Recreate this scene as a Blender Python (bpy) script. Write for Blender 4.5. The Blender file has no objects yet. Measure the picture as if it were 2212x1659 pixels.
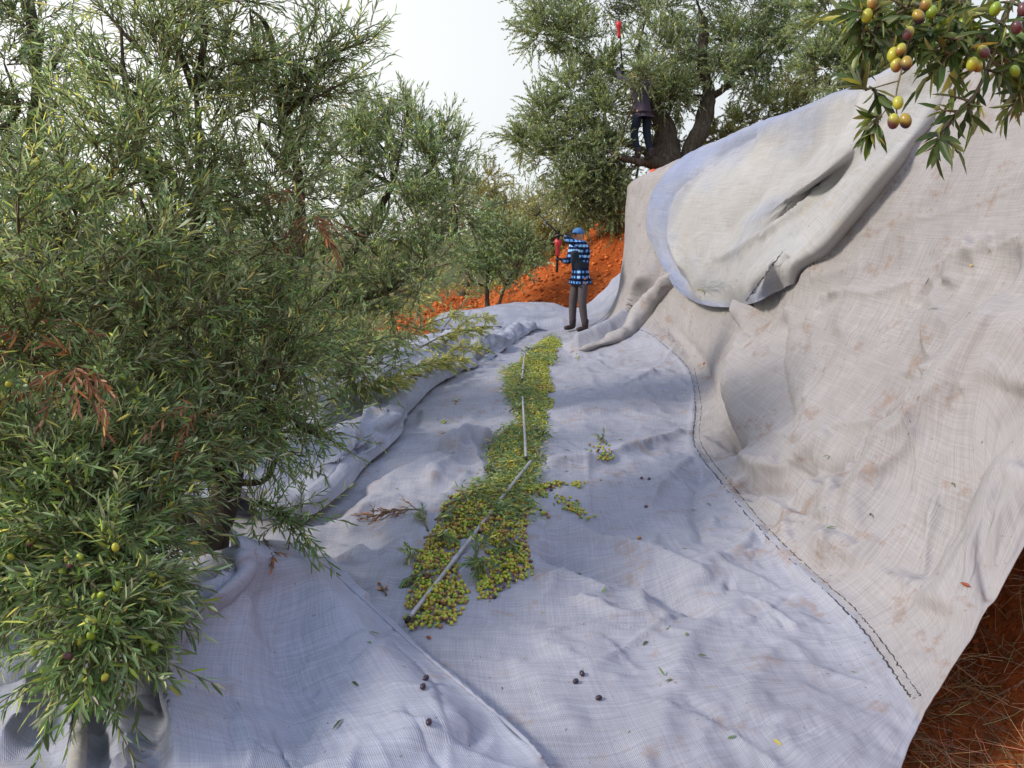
import bpy, math, random
import numpy as np
from mathutils import Vector, Matrix
from mathutils.bvhtree import BVHTree

# ------------------------------------------------------------------ camera, sky, sun
SC = bpy.context.scene
COL = SC.collection
R = math.radians
CAM_H, PITCH, FPX, PW, PH = 1.55, R(11.2), 1664.0, 2212.0, 1659.0
cam_d = bpy.data.cameras.new('camera')
cam_d.sensor_width = 36.0
cam_d.lens = 36.0 * FPX / PW
cam_d.clip_start, cam_d.clip_end = 0.05, 2000.0
cam = bpy.data.objects.new('camera', cam_d)
COL.objects.link(cam)
cam.location = (0, 0, CAM_H)
cam.rotation_euler = (math.pi / 2 - PITCH, 0, 0)
SC.camera = cam

SUN_EL, SUN_AZ = R(37), R(-104)          # azimuth measured from +Y towards +X: from the left, a little behind the camera
world = bpy.data.worlds.new('World')
SC.world = world
world.use_nodes = True
wn, wl = world.node_tree.nodes, world.node_tree.links
bg = wn['Background']
sky = wn.new('ShaderNodeTexSky')
sky.sky_type = 'NISHITA'
sky.sun_disc = False
sky.sun_elevation = SUN_EL
sky.sun_rotation = SUN_AZ
tc = wn.new('ShaderNodeTexCoord')
mp = wn.new('ShaderNodeMapping'); mp.inputs['Scale'].default_value = (1.0, 1.0, 2.2)
nz = wn.new('ShaderNodeTexNoise'); nz.inputs['Scale'].default_value = 1.3; nz.inputs['Detail'].default_value = 5
wl.new(tc.outputs['Generated'], mp.inputs['Vector']); wl.new(mp.outputs['Vector'], nz.inputs['Vector'])
sx = wn.new('ShaderNodeSeparateXYZ'); wl.new(tc.outputs['Generated'], sx.inputs['Vector'])
el = wn.new('ShaderNodeMapRange'); el.inputs['From Min'].default_value = 0.30; el.inputs['From Max'].default_value = 0.9
wl.new(sx.outputs['Z'], el.inputs['Value'])
ccol = wn.new('ShaderNodeMix'); ccol.data_type = 'RGBA'      # cloud sheet: white low down, blue grey overhead
ccol.inputs[7].default_value = (4.7, 5.8, 8.6, 1)
lw_ = wn.new('ShaderNodeMix'); lw_.data_type = 'RGBA'      # brighter towards the sun's side, greyer to the right
lw_.inputs[6].default_value = (8.4, 8.3, 8.1, 1); lw_.inputs[7].default_value = (5.7, 6.0, 6.2, 1)
az = wn.new('ShaderNodeMapRange'); az.inputs['From Min'].default_value = -0.55; az.inputs['From Max'].default_value = 0.15
wl.new(sx.outputs['X'], az.inputs['Value']); wl.new(az.outputs['Result'], lw_.inputs[0]); wl.new(lw_.outputs[2], ccol.inputs[6])
wl.new(el.outputs['Result'], ccol.inputs[0])
cr = wn.new('ShaderNodeMapRange'); cr.inputs['From Min'].default_value = 0.3; cr.inputs['From Max'].default_value = 0.62
cr.inputs['To Min'].default_value = 0.8; cr.inputs['To Max'].default_value = 0.98
wl.new(nz.outputs['Fac'], cr.inputs['Value'])
cm = wn.new('ShaderNodeMix'); cm.data_type = 'RGBA'
wl.new(cr.outputs['Result'], cm.inputs[0]); wl.new(sky.outputs['Color'], cm.inputs[6]); wl.new(ccol.outputs[2], cm.inputs[7])
wl.new(cm.outputs[2], bg.inputs['Color'])
bg.inputs['Strength'].default_value = 0.105

sun_d = bpy.data.lights.new('sun', 'SUN')
sun_d.energy, sun_d.angle, sun_d.color = 2.3, R(10), (1.0, 0.92, 0.80)
sun = bpy.data.objects.new('sun', sun_d); COL.objects.link(sun)
sdir = Vector((math.sin(SUN_AZ) * math.cos(SUN_EL), math.cos(SUN_AZ) * math.cos(SUN_EL), math.sin(SUN_EL)))
sun.rotation_euler = sdir.to_track_quat('Z', 'Y').to_euler()
SC.view_settings.view_transform = 'Standard'
SC.view_settings.look = 'None'
SC.view_settings.exposure = 0.5
SC.view_settings.gamma = 1.0

# ------------------------------------------------------------------ helpers
rng = np.random.default_rng(11)
random.seed(5)
CS, SN = math.cos(PITCH), math.sin(PITCH)
def ray(px, py):
    a, b = (px - PW / 2) / FPX, (py - PH / 2) / FPX
    return np.array((a, CS - b * SN, -SN - b * CS))
EYE = np.array((0, 0, CAM_H))
def at(px, py, D): return EYE + D * ray(px, py)             # a point D metres ahead of the camera
def gp(px, py, z=0.0):
    d = ray(px, py); return EYE + d * ((z - CAM_H) / d[2])

def tag(o, label=None, cat=None, group=None, kind=None):
    if label: o['label'] = label
    if cat: o['category'] = cat
    if group: o['group'] = group
    if kind: o['kind'] = kind
    return o
def empty(name, loc, label, cat, group=None):
    o = bpy.data.objects.new(name, None); COL.objects.link(o); o.location = tuple(loc)
    o.empty_display_size = 0.1
    return tag(o, label, cat, group)
def mesh_np(name, V, F, mat=None, smooth=True, tint=None, uv=None):
    V = np.asarray(V, dtype=np.float32).reshape(-1, 3)
    me = bpy.data.meshes.new(name)
    if isinstance(F, np.ndarray):
        n, k = F.shape
        me.vertices.add(len(V)); me.vertices.foreach_set('co', V.ravel())
        me.loops.add(n * k); me.loops.foreach_set('vertex_index', F.astype(np.int32).ravel())
        me.polygons.add(n); me.polygons.foreach_set('loop_start', np.arange(0, n * k, k, dtype=np.int32))
        me.update(calc_edges=True)
    else:
        me.from_pydata([tuple(map(float, v)) for v in V], [], F); me.update()
    if smooth: me.polygons.foreach_set('use_smooth', np.ones(len(me.polygons), dtype=bool))
    if tint is not None:
        a = me.attributes.new('tint', 'FLOAT_COLOR', 'POINT')
        c = np.ones((len(V), 4), dtype=np.float32); c[:, :3] = tint
        a.data.foreach_set('color', c.ravel())
    if uv is not None:
        lay = me.uv_layers.new(name='UVMap')
        li = np.empty(len(me.loops), dtype=np.int32); me.loops.foreach_get('vertex_index', li)
        lay.data.foreach_set('uv', np.asarray(uv, dtype=np.float32)[li].ravel())
    if mat: me.materials.append(mat)
    return me
def link(name, me, parent=None, loc=None):
    o = bpy.data.objects.new(name, me); COL.objects.link(o)
    if loc is not None: o.location = tuple(loc)
    if parent: o.parent = parent
    return o
def local(V, root): return np.asarray(V) - np.array(root.location if hasattr(root, 'location') else root)

def tube(P, rad, n=6, cap=True):
    P = np.asarray(P, float); m = len(P)
    rad = np.broadcast_to(np.asarray(rad, float), (m,))
    T = np.gradient(P, axis=0); T /= np.linalg.norm(T, axis=1)[:, None] + 1e-9
    ref = np.array((0.31, 0.17, 0.93)) if abs(T[0] @ np.array((0.31, 0.17, 0.93))) < 0.9 else np.array((1, 0, 0))
    U = np.cross(T, ref); U /= np.linalg.norm(U, axis=1)[:, None] + 1e-9
    W = np.cross(T, U)
    a = np.arange(n) * 2 * math.pi / n
    V = P[:, None] + rad[:, None, None] * (np.cos(a)[None, :, None] * U[:, None] + np.sin(a)[None, :, None] * W[:, None])
    V = V.reshape(-1, 3); F = []
    for i in range(m - 1):
        for j in range(n):
            k = (j + 1) % n
            F.append((i * n + j, i * n + k, (i + 1) * n + k, (i + 1) * n + j))
    if cap:
        F.append(tuple(range(n - 1, -1, -1))); F.append(tuple((m - 1) * n + j for j in range(n)))
    return V, F
class MB:
    def __init__(s): s.V, s.F, s.n = [], [], 0
    def add(s, V, F):
        s.V.append(np.asarray(V)); s.F += [tuple(int(i) + s.n for i in f) for f in F]; s.n += len(V); return s
    def build(s, name, mat, parent=None, root=None, smooth=True):
        V = np.concatenate(s.V)
        if root is not None: V = local(V, root)
        return link(name, mesh_np(name, V, s.F, mat, smooth), parent)
def spline(P, n):
    P = np.asarray(P, float); m = len(P)
    t = np.linspace(0, m - 1 - 1e-6, n); i = t.astype(int); f = (t - i)[:, None]
    g = lambda k: P[np.clip(k, 0, m - 1)]
    p0, p1, p2, p3 = g(i - 1), g(i), g(i + 1), g(i + 2)
    return 0.5 * (2 * p1 + (p2 - p0) * f + (2 * p0 - 5 * p1 + 4 * p2 - p3) * f**2 + (3 * p1 - p0 - 3 * p2 + p3) * f**3)
def ellipsoid(c, r, nu=12, nv=8):
    V, F = [], []
    for j in range(nv + 1):
        th = math.pi * j / nv
        for i in range(nu):
            ph = 2 * math.pi * i / nu
            V.append((c[0] + r[0] * math.sin(th) * math.cos(ph), c[1] + r[1] * math.sin(th) * math.sin(ph), c[2] + r[2] * math.cos(th)))
    for j in range(nv):
        for i in range(nu):
            k = (i + 1) % nu
            F.append((j * nu + i, (j + 1) * nu + i, (j + 1) * nu + k, j * nu + k))
    return np.array(V), F

def hash3(ix, iy, iz, s):
    h = (ix * 374761393 + iy * 668265263 + iz * 2147483647 + s * 1274126177) & 0xFFFFFFFF
    h = ((h ^ (h >> 13)) * 1274126177) & 0xFFFFFFFF
    return ((h ^ (h >> 16)) & 0xFFFF) / 65535.0
def vnoise(P, s=0):
    P = np.asarray(P, float); I = np.floor(P).astype(np.int64); f = P - I; f = f * f * f * (f * (f * 6 - 15) + 10)
    out = 0
    for dx in (0, 1):
        for dy in (0, 1):
            for dz in (0, 1):
                w = (f[..., 0] if dx else 1 - f[..., 0]) * (f[..., 1] if dy else 1 - f[..., 1]) * (f[..., 2] if dz else 1 - f[..., 2])
                out = out + w * hash3(I[..., 0] + dx, I[..., 1] + dy, I[..., 2] + dz, s)
    return out * 2 - 1
def fbm(P, oct=4, s=0, g=0.5):
    a, o, P = 1.0, 0, np.asarray(P, float)
    for k in range(oct): o = o + a * vnoise(P, s + k); P = P * 2.03 + 7.1; a *= g
    return o
def sstep(a, b, x):
    t = np.clip((np.asarray(x, float) - a) / (b - a), 0, 1); return t * t * (3 - 2 * t)

# ------------------------------------------------------------------ materials
def newmat(name, rough=0.8, spec=0.3):
    m = bpy.data.materials.new(name); m.use_nodes = True
    b = m.node_tree.nodes['Principled BSDF']
    b.inputs['Roughness'].default_value = rough; b.inputs['Specular IOR Level'].default_value = spec
    return m, m.node_tree.nodes, m.node_tree.links, b
def noise_node(N, L, scale, detail=4, coord='Object', sc=(1, 1, 1), rough=0.6):
    t = N.new('ShaderNodeTexCoord'); mpn = N.new('ShaderNodeMapping'); mpn.inputs['Scale'].default_value = sc
    n = N.new('ShaderNodeTexNoise'); n.inputs['Scale'].default_value = scale; n.inputs['Detail'].default_value = detail
    n.inputs['Roughness'].default_value = rough
    L.new(t.outputs[coord], mpn.inputs['Vector']); L.new(mpn.outputs['Vector'], n.inputs['Vector'])
    return n
def ramp(N, L, src, stops):
    r = N.new('ShaderNodeValToRGB')
    while len(r.color_ramp.elements) < len(stops): r.color_ramp.elements.new(0.5)
    for e, (p, c) in zip(r.color_ramp.elements, stops):
        e.position = p; e.color = (*c, 1) if len(c) == 3 else c
    L.new(src, r.inputs['Fac']); return r
def mix(N, L, f, a, b, mode='MIX'):
    m = N.new('ShaderNodeMix'); m.data_type = 'RGBA'; m.blend_type = mode
    for sck, v in ((0, f), (6, a), (7, b)):
        if hasattr(v, 'is_output'): L.new(v, m.inputs[sck])
        elif isinstance(v, tuple): m.inputs[sck].default_value = (*v, 1)
        else: m.inputs[sck].default_value = v
    return m.outputs[2]
def bump(N, L, b, src, strength, dist=0.01, prev=None):
    bp = N.new('ShaderNodeBump'); bp.inputs['Strength'].default_value = strength; bp.inputs['Distance'].default_value = dist
    L.new(src, bp.inputs['Height'])
    if prev: L.new(prev.outputs[0], bp.inputs['Normal'])
    L.new(bp.outputs[0], b.inputs['Normal']); return bp
def simple(name, col, rough=0.7, spec=0.3, var=0.15, scale=30, metal=0):
    m, N, L, b = newmat(name, rough, spec)
    n = noise_node(N, L, scale)
    lo = tuple(c * (1 - var) for c in col); hi = tuple(min(1, c * (1 + var)) for c in col)
    r = ramp(N, L, n.outputs['Fac'], [(0.3, lo), (0.7, hi)])
    L.new(r.outputs[0], b.inputs['Base Color']); b.inputs['Metallic'].default_value = metal
    return m
CREASE = 0.5
def net_mat(name, col, stain=(0.33, 0.25, 0.18), amount=0.5, seed=0.0):
    m, N, L, b = newmat(name, 0.92, 0.08)
    big = noise_node(N, L, 1.1, 5, 'Object'); big.inputs['Distortion'].default_value = 0.6
    c0 = ramp(N, L, big.outputs['Fac'], [(0.3, tuple(c * 0.86 for c in col)), (0.7, tuple(min(1, c * 1.08) for c in col))])
    # long weave streaks along both thread directions
    s1 = noise_node(N, L, 1.0, 3, 'UV', (2.5, 120, 1)); s2 = noise_node(N, L, 1.0, 3, 'UV', (130, 3, 1))
    c1 = mix(N, L, 0.34, c0.outputs[0], ramp(N, L, s1.outputs['Fac'], [(0.3, (0.35,)*3), (0.7, (1.0,)*3)]).outputs[0], 'MULTIPLY')
    c1 = mix(N, L, 0.28, c1, ramp(N, L, s2.outputs['Fac'], [(0.3, (0.35,)*3), (0.7, (1.0,)*3)]).outputs[0], 'MULTIPLY')
    # mud stains: blotches with their own edges
    st = noise_node(N, L, 4.2, 9, 'Object', (1, 1, 1.3), 0.72)
    sf = ramp(N, L, st.outputs['Fac'], [(0.56, (0, 0, 0)), (0.64, (amount * 1.1,) * 3)])
    c2 = mix(N, L, sf.outputs[0], c1, stain)
    sp = noise_node(N, L, 13, 6, 'Object', (1, 1, 1), 0.7); spf = ramp(N, L, sp.outputs['Fac'], [(0.65, (0, 0, 0)), (0.70, (0.7,) * 3)])
    c3 = mix(N, L, spf.outputs[0], c2, (0.22, 0.16, 0.12))
    sp2 = noise_node(N, L, 46, 2, 'Object'); spg = ramp(N, L, sp2.outputs['Fac'], [(0.70, (0, 0, 0)), (0.76, (0.7,) * 3)])
    c3 = mix(N, L, spg.outputs[0], c3, (0.16, 0.12, 0.09))
    L.new(c3, b.inputs['Base Color'])
    cr_ = noise_node(N, L, 3.2, 6, 'UV', (1.0, 1.7, 1), 0.6); cr_.noise_type = 'RIDGED_MULTIFRACTAL'; cr_.inputs['Distortion'].default_value = 0.5; cr_.inputs['Gain'].default_value = 1.6; cr_.inputs['Lacunarity'].default_value = 2.1
    b1 = bump(N, L, b, cr_.outputs['Fac'], CREASE, 0.03)
    b2 = bump(N, L, b, s1.outputs['Fac'], 0.25, 0.004, b1)
    wv = N.new('ShaderNodeTexWave'); wv.inputs['Scale'].default_value = 55; wv.inputs['Distortion'].default_value = 0.6
    tcn = N.new('ShaderNodeTexCoord'); L.new(tcn.outputs['UV'], wv.inputs['Vector'])
    wv2 = N.new('ShaderNodeTexWave'); wv2.bands_direction = 'Y'; wv2.inputs['Scale'].default_value = 55; L.new(tcn.outputs['UV'], wv2.inputs['Vector'])
    ad = N.new('ShaderNodeMath'); L.new(wv.outputs['Fac'], ad.inputs[0]); L.new(wv2.outputs['Fac'], ad.inputs[1])
    bump(N, L, b, ad.outputs[0], 0.35, 0.003, b2)
    return m
def leaf_mat(name, top, under, trans=0.25):
    m, N, L, b = newmat(name, 0.45, 0.35)
    at_ = N.new('ShaderNodeAttribute'); at_.attribute_name = 'tint'
    g = N.new('ShaderNodeNewGeometry')
    c = mix(N, L, g.outputs['Backfacing'], top, under)
    c = mix(N, L, 1.0, c, at_.outputs['Color'], 'MULTIPLY')
    L.new(c, b.inputs['Base Color'])
    tr = N.new('ShaderNodeBsdfTranslucent'); L.new(mix(N, L, 1.0, c, (1.25, 1.3, 0.6), 'MULTIPLY'), tr.inputs['Color'])
    ms = N.new('ShaderNodeMixShader'); ms.inputs[0].default_value = trans
    L.new(b.outputs[0], ms.inputs[1]); L.new(tr.outputs[0], ms.inputs[2])
    L.new(ms.outputs[0], N['Material Output'].inputs['Surface'])
    return m
def tint_mat(name, rough, spec, noise_amt=0.0):
    m, N, L, b = newmat(name, rough, spec)
    at_ = N.new('ShaderNodeAttribute'); at_.attribute_name = 'tint'
    n = noise_node(N, L, 40, 3)
    c = mix(N, L, noise_amt, at_.outputs['Color'], ramp(N, L, n.outputs['Fac'], [(0.3, (0.35,)*3), (0.7, (1.0,)*3)]).outputs[0], 'MULTIPLY')
    L.new(c, b.inputs['Base Color']); return m
def soil_mat():
    m, N, L, b = newmat('red_soil', 0.95, 0.1)
    n = noise_node(N, L, 1.4, 8, 'Object', (1, 1, 1), 0.7)
    n2 = noise_node(N, L, 22, 5, 'Object', (1, 1, 1), 0.7)
    r = ramp(N, L, n.outputs['Fac'], [(0.25, (0.30, 0.060, 0.014)), (0.5, (0.52, 0.12, 0.028)), (0.75, (0.62, 0.20, 0.06))])
    r2 = ramp(N, L, n2.outputs['Fac'], [(0.35, (0.45,)*3), (0.65, (1.0,)*3)])
    at_ = N.new('ShaderNodeAttribute'); at_.attribute_name = 'tint'
    n3 = noise_node(N, L, 9, 6, 'Object', (1, 1, 1), 0.7)
    gr = ramp(N, L, n3.outputs['Fac'], [(0.3, (0.045, 0.055, 0.02)), (0.55, (0.10, 0.105, 0.04)), (0.75, (0.22, 0.17, 0.08))])
    L.new(mix(N, L, at_.outputs['Fac'], mix(N, L, 0.8, r.outputs[0], r2.outputs[0], 'MULTIPLY'), gr.outputs[0]), b.inputs['Base Color'])
    b1 = bump(N, L, b, n2.outputs['Fac'], 0.9, 0.05)
    return m
def bark_mat(name, lo, hi):
    m, N, L, b = newmat(name, 0.95, 0.1)
    n = noise_node(N, L, 6, 7, 'Object', (4, 4, 0.8), 0.7)
    r = ramp(N, L, n.outputs['Fac'], [(0.3, lo), (0.7, hi)]); L.new(r.outputs[0], b.inputs['Base Color'])
    bump(N, L, b, n.outputs['Fac'], 0.9, 0.04); return m

M = {}
M['net_warm'] = net_mat('net_warm_grey', (0.435, 0.405, 0.40), (0.27, 0.19, 0.15), 0.6)
M['net_blue'] = net_mat('net_cool_grey', (0.42, 0.435, 0.515), (0.33, 0.27, 0.24), 0.4)
M['net_floor'] = net_mat('net_floor_grey', (0.42, 0.42, 0.475), (0.30, 0.22, 0.18), 0.55)
M['net_pale'] = net_mat('net_pale_grey', (0.50, 0.485, 0.475), (0.40, 0.33, 0.25), 0.3)
M['stitch'] = simple('stitch_thread', (0.05, 0.048, 0.05), 0.9)
M['hem'] = simple('hem_tape', (0.50, 0.47, 0.43), 0.9)
M['soil'] = soil_mat()
M['bark'] = bark_mat('olive_bark', (0.035, 0.028, 0.022), (0.16, 0.13, 0.10))
M['twig'] = bark_mat('twig_bark', (0.14, 0.12, 0.07), (0.32, 0.27, 0.17))
M['leaf'] = leaf_mat('olive_leaf', (0.155, 0.232, 0.09), (0.43, 0.49, 0.35), 0.35)
M['leaf_far'] = leaf_mat('olive_leaf_far', (0.17, 0.225, 0.11), (0.40, 0.45, 0.32), 0.35)
M['leaf_gold'] = leaf_mat('olive_leaf_golden', (0.24, 0.23, 0.085), (0.36, 0.34, 0.18), 0.35)
M['leaf_cut'] = leaf_mat('olive_leaf_cut', (0.30, 0.33, 0.085), (0.46, 0.46, 0.24), 0.35)
M['leaf_dry'] = leaf_mat('olive_leaf_dry', (0.23, 0.095, 0.045), (0.32, 0.17, 0.10), 0.1)
M['olive'] = tint_mat('olive_skin', 0.3, 0.5, 0.35)
M['straw'] = tint_mat('dry_straw', 0.9, 0.1)

# ------------------------------------------------------------------ ground
def terrain(x, y):
    x = np.asarray(x, float); y = np.asarray(y, float)
    k = sstep(12.4, 15.4, y)
    near = 2.2 * sstep(1.75, 3.35, x)
    far = np.clip((x + 0.75) * 0.66, 0, 2.55) * (1 - 0.8 * sstep(19, 30, y))
    z = near * (1 - k) + far * k
    z = z + 0.16 * np.clip(x - 3.1, 0, 40) - 0.14 * np.clip(-1.6 - x, 0, 5) - 0.05 * np.clip(-6.6 - x, 0, 40)
    z = z + 0.004 * np.clip(y - 20, 0, 300) * sstep(20, 60, y)
    P = np.stack([x, y, z * 0], -1)
    z = z + 0.05 * fbm(P * 0.7, 3, 3) + 0.028 * fbm(P * 3.1, 3, 9) * (np.abs(y) < 30)
    return z - 0.09 - 0.10 * (1 - k)
gx = np.concatenate([np.linspace(-160, -8, 40)[:-1], np.linspace(-8, 8, 330), np.linspace(8, 160, 40)[1:]])
gy = np.concatenate([np.linspace(-40, -2, 14)[:-1], np.linspace(-2, 24, 460), np.linspace(24, 320, 60)[1:]])
GX, GY = np.meshgrid(gx, gy)
GV = np.stack([GX, GY, terrain(GX, GY)], -1).reshape(-1, 3)
def gridF(n, m, off=0):
    i = np.arange(n - 1)[:, None] * m + np.arange(m - 1)[None, :]
    return np.stack([i, i + 1, i + m + 1, i + m], -1).reshape(-1, 4) + off
gcov = np.clip(np.maximum(sstep(18, 24, GV[:, 1]), sstep(-1.3, -2.6, GV[:, 0] + 0 * GV[:, 1])) + 0.35 * fbm(GV * 0.8, 3, 13), 0, 1)
gcov = np.maximum(gcov, sstep(3.2, 4.5, GV[:, 0]))
ground = link('ground', mesh_np('ground', GV, gridF(len(gy), len(gx)), M['soil'], True, gcov[:, None].repeat(3, 1)))
tag(ground, 'red earth slope and bank under the nets and olive trees', 'ground', None, 'structure')

# ------------------------------------------------------------------ nets
def bicubic(C, n, m):
    C = np.asarray(C, float)
    A = np.stack([spline(C[:, j], n) for j in range(C.shape[1])], 1)
    return np.stack([spline(A[i], m) for i in range(n)], 0)
def normals(G):
    du = np.gradient(G, axis=0); dv = np.gradient(G, axis=1)
    N = np.cross(dv, du); N /= np.linalg.norm(N, axis=-1, keepdims=True) + 1e-9
    return N
def bvh_of(G):
    n, m, _ = G.shape
    return BVHTree.FromPolygons([tuple(v) for v in G.reshape(-1, 3).tolist()], gridF(n, m).tolist())
def cast(bvh, px, py):
    d = Vector(ray(px, py)); loc, no, i, _ = bvh.ray_cast(Vector(EYE), d.normalized())
    if loc is None: return None
    if no.dot(d) > 0: no = -no
    return np.array(loc), np.array(no)
def polydist(V, P):
    P = np.asarray(P, float); best = np.full(len(V), 1e9); sd = np.zeros(len(V)); tt = np.zeros(len(V)); near = np.zeros_like(V)
    tan = np.zeros_like(V); n = len(P) - 1
    for i in range(n):
        a, e = P[i], P[i + 1] - P[i]
        t = np.clip(((V - a) @ e) / (e @ e + 1e-12), 0, 1); q = a + t[:, None] * e
        d = np.linalg.norm(V - q, axis=1); k = d < best
        best[k] = d[k]; tt[k] = (i + t[k]) / n; near[k] = q[k]; tan[k] = e / np.linalg.norm(e)
    return best, tt, near, tan
def folds(G, flist, bvh=None):
    n, m, _ = G.shape; V = G.reshape(-1, 3); N = normals(G).reshape(-1, 3)
    bvh = bvh or bvh_of(G[::3, ::3]); D = np.zeros(len(V))
    for pts, w, h, asym in flist:
        P = [cast(bvh, *p) for p in pts]; P = [p[0] for p in P if p is not None]
        if len(P) < 2: continue
        P = spline(P, max(8, 4 * len(P)))
        lo, hi = P.min(0) - 3.5 * w, P.max(0) + 3.5 * w
        k = np.where(((V > lo) & (V < hi)).all(1))[0]
        d, t, q, tan = polydist(V[k], P)
        s = np.einsum('ij,ij->i', np.cross(tan, N[k]), V[k] - q)
        ww = w * np.where(s > 0, 1.0 + asym, 1.0 - asym)          # asym > 0: long flank on the right of the line
        D[k] += h * np.exp(-(np.sqrt(d * d + (0.3 * ww) ** 2) - 0.3 * ww) / (0.62 * ww)) * sstep(0, 0.12, t) * sstep(0, 0.12, 1 - t)
    return (V + N * D[:, None]).reshape(n, m, 3)
def creases(seed, n, box, ang, spread, ln, h, w):
    r = np.random.default_rng(seed); out = []
    for _ in range(n):
        x, y = r.uniform(box[0], box[2]), r.uniform(box[1], box[3]); a = R(r.normal(ang, spread)); l = r.uniform(*ln) * (y / 1100.0); b_ = a + r.normal(0, 0.35)
        sq = 0.75                                                   # foreshortening of the lying cloth
        p = [(x, y), (x + l * .5 * math.cos(a), y + l * .5 * math.sin(a) * sq), (x + l * .5 * (math.cos(a) + math.cos(b_)), y + l * .5 * (math.sin(a) + math.sin(b_)) * sq)]
        k = max(0.4, 1300.0 / (y + 400)); out.append((p, r.uniform(*w) * k, r.uniform(*h) * r.choice([1, 1, -1]) * k, r.uniform(-.6, .6)))
    return out
def wrinkle(G, amp, sc, s, stretch=(1, 1, 1), oct=4, sharp=False):
    n, m, _ = G.shape; V = G.reshape(-1, 3); N = normals(G).reshape(-1, 3)
    f = fbm(V * np.array(stretch) * sc, oct, s)
    if sharp: f = 0.55 - 1.6 * np.abs(f)
    return (V + N * (amp * f)[:, None]).reshape(n, m, 3)
NETS = []
def net(name, G, mat, label, thick=0.004):
    n, m, _ = G.shape
    su = np.concatenate([[0], np.cumsum(np.linalg.norm(np.diff(G, axis=0), axis=-1).mean(1))])
    sv = np.concatenate([[0], np.cumsum(np.linalg.norm(np.diff(G, axis=1), axis=-1).mean(0))])
    UV = np.stack(np.meshgrid(sv, su), -1).reshape(-1, 2)
    o = link(name, mesh_np(name, G.reshape(-1, 3), gridF(n, m), mat, True, None, UV))
    md = o.modifiers.new('thickness', 'SOLIDIFY'); md.thickness = thick; md.offset = 0
    tag(o, label, 'net', 'harvest nets spread on the ground and bank')
    NETS.append(G); return o

# --- the big net: floor plus bank on the right, sewn along the seam at the foot of the bank
seam_px = [(1985, 1545), (1900, 1410), (1830, 1320), (1740, 1240), (1640, 1140), (1560, 1040), (1500, 960), (1505, 895), (1490, 800)]
rows = []
seam0 = [gp(px, py, 0.03) for px, py in seam_px] + [gp(1400, 715, 0.30)]
edge = [(2080, 1400, 2.62), (2212, 1180, 2.78), (2330, 950, 2.92), (2420, 650, 3.1), (2480, 300, 3.3), (2510, 60, 3.5), (2600, 80, 3.6)]
rows.append([(-2.9, 1.0, -0.22), (-1.7, 1.0, -0.1), (-0.6, 1.0, 0), (0.4, 1.15, 0.0), (0.95, 1.75, 0.02), tuple(seam0[0])] + [tuple(at(*e)) for e in edge])
for i, s in enumerate(seam0[1:-1]):
    y = s[1]; k = (i + 1) / 8.0
    fx = s[0]; rx = 2.78 - 0.012 * (y - 5); w = rx - fx
    yy = y + (0.15 + 0.5 * max(0, 1 - k * 2))        # bank rows lean back a little
    lf = -3.2 + 0.0 * y
    rows.append([(lf, y, -0.35), (-1.9, y, -0.12), (-0.75, y, -0.01), (0.15, y, 0), (fx * 0.5 + 0.2, y, 0.0), (fx, y, 0.03),
                 (fx + 0.22 * w, y + 0.1, 0.30), (fx + 0.42 * w, yy, 0.80), (fx + 0.60 * w, yy, 1.35), (fx + 0.78 * w, yy, 1.95), (fx + 0.93 * w, yy, 2.45), (rx, yy, 2.64), (rx + 0.5, yy, 2.60)])
s = seam0[-1]
rows.append([(-3.2, 10.3, -0.45), (-1.9, 10.3, -0.2), (-0.75, 10.3, -0.01), (0.15, 10.3, 0), (0.9, 10.2, 0.02), tuple(s),
             (1.86, 10.4, 0.5), (1.95, 10.5, 0.95), (2.05, 10.6, 1.5), (2.15, 10.6, 2.0), (2.3, 10.6, 2.45), (2.68, 10.8, 2.64), (3.2, 10.9, 2.6)])
rows.append([(-3.2, 12.4, -0.5), (-1.9, 12.4, -0.2), (-0.75, 12.4, -0.03), (0.15, 12.5, 0), (1.0, 12.4, 0.03), (1.45, 12.2, 0.22),
             (1.66, 12.2, 0.6), (1.72, 12.2, 1.1), (1.74, 12.2, 1.6), (1.76, 12.2, 2.05), (1.85, 12.2, 2.3), (2.5, 12.2, 2.55), (3.2, 12.2, 2.6)])
A = bicubic(rows, 620, 560)
base_bvh = bvh_of(A[::4, ::4])
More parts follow.
